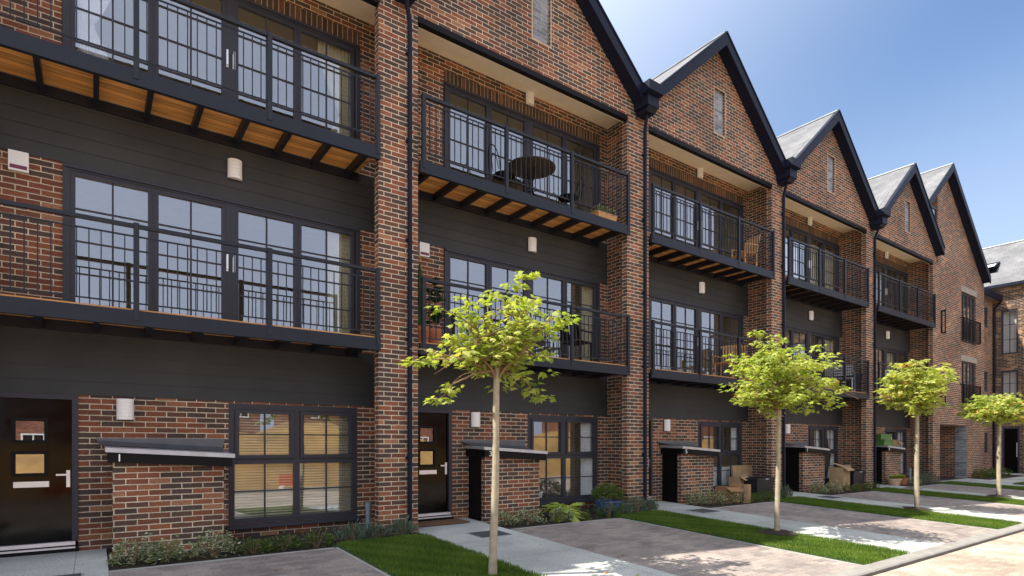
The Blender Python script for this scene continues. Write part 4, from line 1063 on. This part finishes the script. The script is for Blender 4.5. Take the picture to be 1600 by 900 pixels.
o = carton('white_carton', 'small white carton beside the upper green crate', L5+2.28, .52, zr(2.3)+.0, .22, .22, .34, 'white', .3, 0, flaps=False)

for i, (dx, nm, m, lab) in enumerate(((18.95,'palepot','palepot','pale clay pot with small plant, left of two by last bin store'),(19.50,'terracotta','terracotta','darker terracotta pot with small plant, right of two by last bin store'))):
    p = pot('clay_pot', lab, dx, .02, gz(.0)-.02, [(0,0),(.14,0),(.17,.04),(.20,.20),(.215,.21),(.215,.25),(.19,.25),(.18,.2)], m, sx=1.1)
    lv = Leaves(); rnd = random.Random(30+i)
    for j in range(140):
        a = rnd.uniform(0,6.283); lv.add((math.cos(a)*.1*rnd.random(), math.sin(a)*.1*rnd.random(), .24+.1*rnd.random()), (math.cos(a), math.sin(a), rnd.uniform(.1,1)), Vector((0,0,1)), rnd.uniform(.06,.12), rnd.random(), 'oval', .4)
    lv.build('foliage', 'hosta', p)

# a few fallen leaves on the paths and drives
lv = Leaves(); rnd = random.Random(91)
for i in range(60):
    tx, ty = TREES[rnd.choice((0,0,1,2))]; x, y = tx+rnd.gauss(.4,1.3), ty+rnd.gauss(.4,1.1)
    if not -5.0 < y < .2: continue
    a = rnd.uniform(0,6.283); lv.add((x, y, gz(y)+.012), (math.cos(a), math.sin(a), .08), Vector((rnd.gauss(0,.2), rnd.gauss(0,.2), 1)), rnd.uniform(.035,.06), rnd.choice((.55,.95,1.0)), 'maple_s', .3)
o = lv.build('fallen_leaves', 'maple'); o['kind'] = 'stuff'; o['label'] = 'scattered fallen leaves on the front paths and drives'
# cycle stand far right
o = empty('cycle_stand', (32.0,-.75,gz(-.6)), 'black tubular cycle stand beside the far path', 'cycle stand')
for i, dx in enumerate((0,.35)): part('hoop', 'black', o, 'hoop', lambda: MB().tube([(0,-.25,0),(.1,-.2,.55),(.12,-.1,.7),(.12,.1,.7),(.1,.2,.55),(0,.25,0)], .025, 8), (dx,0,0))

# ------------------------------------------------------------------ balcony furniture
DK1, DK2 = 3.092, 6.065
def bistro_table(x, y):
    o = empty('bistro_table', (x,y,DK2), 'round dark metal bistro table on upper balcony of house numbered 3', 'table')
    MB().lathe([(0,.735),(.44,.735),(.46,.75),(.46,.765),(0,.77)], 32, sx=1.05).build('tabletop', 'tablewood', o)
    for i in range(3):
        a = i*2.094+.4; c, s_ = math.cos(a), math.sin(a)
        part('leg', 'black', o, ('bleg',i), lambda: MB().tube([(c*.12,s_*.12,.735),(c*.05,s_*.05,.5),(c*.04,s_*.04,.3),(c*.16,s_*.16,.1),(c*.28,s_*.28,.0)], .012, 6))
    mb = MB(); mb.tube([(.1*math.cos(a),.1*math.sin(a),.33) for a in [2*math.pi*i/16 for i in range(17)]], .008, 6, caps=False); mb.build('ring', 'black', o)
bistro_table(3.33, .40)
def bistro_chair(label, x, y, rz):
    o = empty('bistro_chair', (x,y,DK2), label, 'chair', 'dark metal bistro chairs'); o.rotation_euler = (0,0,rz)
    part('seat', 'black', o, 'bseat', lambda: MB().lathe([(0,.44),(.20,.44),(.215,.455),(.20,.475),(0,.475)], 24))
    def back():
        mb = MB(); pts = []
        for i in range(21):
            t = i/20; a = math.pi*t; pts.append((-.20-.10*math.sin(a)-.03, -.15*math.cos(a)*(1.0 if t in (0,1) else 1.05), .46+.48*math.sin(a)**.7))
        mb.tube(pts, .010, 6)
        pts = [(-.21-.07*math.sin(math.pi*i/16), -.08*math.cos(math.pi*i/16), .50+.30*math.sin(math.pi*i/16)**.8) for i in range(17)]
        mb.tube(pts, .007, 6)
        return mb
    part('backrest', 'black', o, 'bback', back)
    for i, (a, b) in enumerate(((.14,.14),(.14,-.14),(-.14,.14),(-.14,-.14))):
        part('leg', 'black', o, ('cleg',i), lambda: MB().tube([(a,b,.45),(a*1.15,b*1.15,.2),(a*1.5,b*1.5,0)], .010, 6))
bistro_chair('dark metal bistro chair with looped back, left of the bistro table', 2.72, .46, .1)
bistro_chair('dark metal bistro chair right of the bistro table', 4.36, .50, math.pi-.2)
for i, (dx, dy, h) in enumerate(((-.22,.02,.10),(-.02,-.05,.075))):
    o = empty('candle_holder', (3.33+dx,.40+dy,DK2+.77), ('taller' if i == 0 else 'shorter')+' candle glass on the bistro table', 'candle holder')
    MB().lathe([(0,0),(.03,0),(.035,.02),(.035,h),(.03,h),(.028,.03),(0,.03)], 14).build('jar', 'zinc', o); MB().lathe([(0,.025),(.02,.025),(.02,h*.8),(0,h*.8)], 12).build('candle', 'white', o)

def trough(label, x, y, z0, w, d, h, m):
    o = empty('flower_trough', (x,y,z0), label, 'planter')
    mb = MB(); a = .86; P0 = [(-w/2*a,-d/2*a),(w/2*a,-d/2*a),(w/2*a,d/2*a),(-w/2*a,d/2*a)]; P1 = [(-w/2,-d/2),(w/2,-d/2),(w/2,d/2),(-w/2,d/2)]
    for i in range(4): mb.face([(*P0[i],0),(*P0[(i+1)%4],0),(*P1[(i+1)%4],h),(*P1[i],h)])
    mb.face([(*q,h-.03) for q in P1]); mb.build('trough', m, o)
    lv = Leaves(); rnd = random.Random(66)
    for i in range(420):
        a_ = rnd.uniform(0,6.283); e = rnd.uniform(0,1.4); r = rnd.uniform(.4,1)
        lv.add((rnd.uniform(-w/2,w/2), rnd.uniform(-d/2,d/2), h-.02+rnd.uniform(0,.17)), (math.cos(a_), math.sin(a_), rnd.uniform(-.3,1)), Vector((0,0,1)), rnd.uniform(.04,.08), rnd.random(), 'oval', .4)
    lv.build('flowers', 'flower', o)
trough('wooden flower trough with white flowers at the right end of upper balcony', 5.12, .22, DK2, .56, .24, .20, 'teak')

def tall_plant(label, x, y, z0, h, pr, seed, kind):
    o = pot('potted_plant', label, x, y, z0, [(0,0),(pr*.72,0),(pr*.78,.03),(pr*.95,.24),(pr,.25),(pr,.32),(pr*.9,.32),(pr*.86,.25)], 'terracotta', cat='potted plant')
    rnd = random.Random(seed)
    if kind == 'cactus':
        for i, (dx, hh) in enumerate(((0,h),(.07,h*.62),(-.06,h*.45))):
            MB().tube([(dx*.4,0,.25),(dx,0,.25+hh*.4),(dx,.01,.25+hh*.8),(dx,.01,.25+hh)], [.035,.05,.045,.012], 8).build('stem', 'cactus', o)
    else:
        lv = Leaves()
        MB().tube([(0,0,.25),(.01,.01,.25+h*.8)], [.012,.006], 6).build('stem', 'twig', o)
        for i in range(60):
            t = rnd.uniform(.2,1); a = rnd.uniform(0,6.283); lv.add((0,0,.25+h*t), (math.cos(a), math.sin(a), rnd.uniform(-.1,.9)), Vector((0,0,1)), rnd.uniform(.12,.26), rnd.random(), 'oval', .5)
        lv.build('leaves', 'cactus', o)
tall_plant('tall cactus in terracotta pot at left end of middle balcony', .90, .36, DK1, 1.15, .17, 1, 'cactus')
tall_plant('leafy plant in terracotta pot right of the tall cactus', 1.20, .42, DK1, .95, .16, 2, 'leafy')

def slat_chair(label, x, y, z0, rz, m, name='wooden_chair', sx=1.12, group=None):
    o = empty(name, (x,y,z0), label, 'chair', group); o.rotation_euler = (0,0,rz); o.scale = (sx,1,1)
    key = 'sl'+m
    def seat():
        mb = MB()
        for i in range(6): mb.box(-.22,.22,-.20+i*.07,-.145+i*.07,.42,.44)
        return mb
    part('seat', m, o, key+'s', seat)
    def back():
        mb = MB()
        for i in range(6): x0 = -.20+i*.075; mb.prism_x([(.21,.46),(.23,.46),(.32,.90),(.30,.90)], x0, x0+.045)
        mb.box(-.24,.24,.30,.33,.88,.94)
        return mb
    part('backrest', m, o, key+'b', back)
    for i, (a, b) in enumerate(((-.22,-.18),(.19,-.18),(-.22,.19),(.19,.19))): part('leg', m, o, key+'l', lambda: MB().box(0,.03,0,.03,0,.44), (a,b,0))
    for a in (-.25,.22): part('arm', m, o, key+'a', lambda: MB().box(0,.035,-.20,.24,.62,.645).box(0,.03,-.19,-.16,.44,.62), (a,0,0))
slat_chair('light wooden slatted chair at the right end of upper balcony of house numbered 5', 10.55, .42, DK2, -math.pi/2-.3, 'teak', group='wooden balcony chairs')
slat_chair('light wooden slatted chair, left of two on lower balcony of house numbered 5', 9.72, .40, DK1, -math.pi/2+.2, 'teak', group='wooden balcony chairs')
slat_chair('light wooden slatted chair, right of two on lower balcony of house numbered 5', 10.65, .45, DK1, math.pi/2, 'teak', group='wooden balcony chairs')
slat_chair('dark slatted chair at the right end of middle balcony above the nearest tree', 4.55, .42, DK1, math.pi/2+.2, 'black', 'dark_chair')
def metal_chair(label, x, y, rz):
    o = empty('metal_chair', (x,y,DK1), label, 'chair'); o.rotation_euler = (0,0,rz); o.scale = (1.12,1,1)
    MB().box(-.22,.22,-.2,.2,.43,.455).build('seat', 'zinc', o)
    for s in (-1,1):
        MB().tube([(s*.24,-.22,0),(s*.24,-.20,.62),(s*.24,-.12,.66),(s*.24,.2,.66),(s*.24,.27,.84)], .016, 8).build('arm', 'zinc', o); MB().tube([(s*.22,.18,.45),(s*.23,.26,0)], .014, 8).build('leg', 'zinc', o)
    mb = MB()
    for i in range(4): mb.box(-.23,.23,.20+i*.015,.212+i*.015,.52+i*.085,.57+i*.085)
    mb.build('backrest', 'zinc', o)
metal_chair('silver metal armchair on lower balcony of house numbered 7', 16.0, .34, math.pi/2+.3)
o = empty('storage_bin', (16.78,.42,DK1), 'dark blue lidded storage bin beside the silver armchair', 'storage bin')
MB().lathe([(0,0),(.24,0),(.27,.05),(.30,.58)], 20, sx=1.1).build('drum', 'barge', o); MB().lathe([(.31,.56),(.31,.61),(.25,.64),(0,.65)], 20, sx=1.1).build('lid', 'barge', o)

# vase and orchid on the window board of the house numbered 3
o = empty('potted_orchid', (4.12,R+.28,.26), 'purple orchid on the inner window board of house numbered 3', 'potted plant')
MB().lathe([(0,0),(.06,0),(.085,.14),(.08,.15)], 16).build('vessel', 'white', o)
MB().tube([(0,0,.1),(.02,0,.4),(.08,0,.62)], .006, 6).build('stem', 'cactus', o)
lv = Leaves(); rnd = random.Random(77)
for i in range(26): lv.add((.03+.1*rnd.random(),rnd.uniform(-.05,.05),.45+.25*rnd.random()), (rnd.uniform(-1,1),rnd.uniform(-1,1),rnd.uniform(-1,1)), Vector((0,0,1)), .06, .5, 'oval', .3)
lv.build('flowers', 'purple', o)

# ------------------------------------------------------------------ across the street (behind the camera, seen in the glass)
mb = MB(); nx, ny = 70, 9; rnd = random.Random(12)
def MH(i, j):
    x = -45+110*i/nx; t = j/ny; y = -13.5-9*t
    hgt = 2.5*math.sin(math.pi*min(1,t*1.0)**.8)*(.85+.22*math.sin(x*.35)+.12*math.sin(x*1.3+t*5)) if 0 < j < ny else 0
    return (x, y+.3*math.sin(x), -.33+max(0,hgt))
for i in range(nx):
    for j in range(ny): mb.face([MH(i,j+1), MH(i+1,j+1), MH(i+1,j), MH(i,j)][::-1])
mb.smooth = True
o = mb.build('earth_mound', 'mound'); o['kind'] = 'structure'
M['farbrick'] = brick_mat('far_brick', [(0,(.16,.05,.03)),(1,(.36,.13,.07))], (.45,.38,.30))
def far_house(x, y, label, w=7.0, h=6.2):
    o = empty('brick_house', (x,y,-.3), label, 'house', 'brick houses across the street')
    def body():
        mb = MB(); mb.box(-w/2,w/2,-8,0,0,h, skip='td'); mb.face([(w/2,0,h),(-w/2,0,h),(0,0,h+3.0)]); mb.face([(-w/2,-8,h),(w/2,-8,h),(0,-8,h+3)]); return mb
    part('wall', 'farbrick', o, 'fhb', body)
    def rf():
        mb = MB(); mb.face([(-w/2-.3,.3,h-.25),(-w/2-.3,-8.3,h-.25),(0,-8.3,h+3.1),(0,.3,h+3.1)]); mb.face([(w/2+.3,-8.3,h-.25),(w/2+.3,.3,h-.25),(0,.3,h+3.1),(0,-8.3,h+3.1)]); return mb
    part('roof', 'slate', o, 'fhr', rf)
    for zz in (1.0, 3.9):
        for xx in (-1.9, 1.9):
            f = part('window', 'white', o, 'fhw', lambda: (lambda m: (frame_rect(m,-.65,.65,0,1.5,.10,.0,.06), m.box(-.04,.04,.0,.05,.1,1.4), m.box(-.55,.55,.005,.045,.72,.78), m)[-1])(MB()), (xx,0,zz))
            part('pane', 'glass_low', f, 'fhp', lambda: MB().box(-.6,.6,.01,.015,.05,1.45))
NAMESF = ['first','second','third','fourth','fifth','sixth','seventh']
for i, x in enumerate((-14, -5, 4, 14, 24)): far_house(x, -40, f'{NAMESF[i]} brick house from the left beyond the earth mound')
for i, x in enumerate((34, 42.5)): far_house(x, -24, f'{["nearer","farther"][i]} brick house at the far end across the road')
for i, (x, y) in enumerate(((-4.6,-13.0),(-1.2,-13.2),(2.6,-13.1))):
    o = empty('road_barrier', (x,y,-.32), ['orange site barrier, left of three along the mound','orange site barrier, middle of three along the mound','orange site barrier, right of three along the mound'][i], 'barrier', 'orange site barriers')
    part('panel', 'orange', o, 'barp', lambda: MB().box(-.42,.42,-.03,.03,.12,.55)); part('foot', 'white', o, 'barf', lambda: MB().box(-.36,-.26,-.2,.2,0,.12)); part('foot', 'white', o, 'barf2', lambda: MB().box(.26,.36,-.2,.2,0,.12))

# ------------------------------------------------------------------ light, sky, camera
sun_to = Vector((-.70, .295, 1.0)).normalized()
el = math.asin(sun_to.z); rot = math.atan2(sun_to.x, sun_to.y)
wd = bpy.data.worlds.new('World'); SC.world = wd; wd.use_nodes = True
nt = wd.node_tree; nt.nodes.clear()
out = nt.nodes.new('ShaderNodeOutputWorld'); bg = nt.nodes.new('ShaderNodeBackground'); sk = nt.nodes.new('ShaderNodeTexSky')
sk.sky_type = 'NISHITA'; sk.sun_disc = False; sk.sun_elevation = el; sk.sun_rotation = rot; sk.air_density = 1.0; sk.dust_density = 3.5; sk.ozone_density = 2.4
bg.inputs['Strength'].default_value = .115
# thin haze: white forward scatter towards the sun, pale grey veil low down opposite it
tc = nt.nodes.new('ShaderNodeTexCoord')
def dirdot(v):
    d = nt.nodes.new('ShaderNodeVectorMath'); d.operation = 'DOT_PRODUCT'; nt.links.new(tc.outputs['Generated'], d.inputs[0]); d.inputs[1].default_value = v; return d.outputs['Value']
def sstep(val, a, b):
    m = nt.nodes.new('ShaderNodeMapRange'); m.interpolation_type = 'SMOOTHSTEP'; nt.links.new(val, m.inputs[0]); m.inputs[1].default_value = a; m.inputs[2].default_value = b; return m.outputs[0]
hs = nt.nodes.new('ShaderNodeHueSaturation'); hs.inputs['Saturation'].default_value = 1.25; nt.links.new(sk.outputs[0], hs.inputs['Color'])
glow = sstep(dirdot(tuple(sun_to)), -.06, .60)
low = sstep(dirdot((0, 0, 1)), .62, .12)
lf = nt.nodes.new('ShaderNodeMath'); lf.operation = 'MULTIPLY'; nt.links.new(low, lf.inputs[0]); lf.inputs[1].default_value = .62
c0 = mixc(nt, hs.outputs[0], (3.7, 4.3, 5.3), lf.outputs[0])
c1 = mixc(nt, c0, (5.4, 5.9, 6.8), glow)
front = sstep(dirdot((.05, -1.0, 0)), .0, .6)
gf = nt.nodes.new('ShaderNodeMath'); gf.operation = 'MULTIPLY'; nt.links.new(front, gf.inputs[0]); gf.inputs[1].default_value = .8
c2 = mixc(nt, c1, (4.6, 4.9, 5.9), gf.outputs[0])
nt.links.new(c2, bg.inputs[0]); nt.links.new(bg.outputs[0], out.inputs[0])
ld = bpy.data.lights.new('sun', 'SUN'); ld.energy = 4.6; ld.angle = math.radians(.5); ld.color = (1.0, .93, .82)
lo = bpy.data.objects.new('sun', ld); COL.objects.link(lo); lo.rotation_euler = (-sun_to).to_track_quat('-Z', 'Y').to_euler(); lo.location = (0,0,30)
cd = bpy.data.cameras.new('camera'); co = bpy.data.objects.new('camera', cd); COL.objects.link(co)
co.location = (-3.6245, -8.5984, 1.414); co.rotation_euler = (math.pi/2, 0, .9464-math.pi/2)
cd.sensor_width = 36; cd.lens = 908.18/1600*36; cd.shift_y = (694.5-450)/1600; cd.clip_start = .05; cd.clip_end = 2000
SC.camera = co
vs = SC.view_settings; vs.view_transform = 'Standard'; vs.look = 'None'; vs.exposure = 1.0; vs.gamma = 1.0; vs.use_curve_mapping = False
SC.render.engine = 'CYCLES'
cy = SC.cycles; cy.max_bounces = 8; cy.diffuse_bounces = 4; cy.glossy_bounces = 4; cy.transmission_bounces = 6; cy.transparent_max_bounces = 12; cy.use_denoising = True; cy.sample_clamp_indirect = 8
SC.render.resolution_x, SC.render.resolution_y = 1024, 576
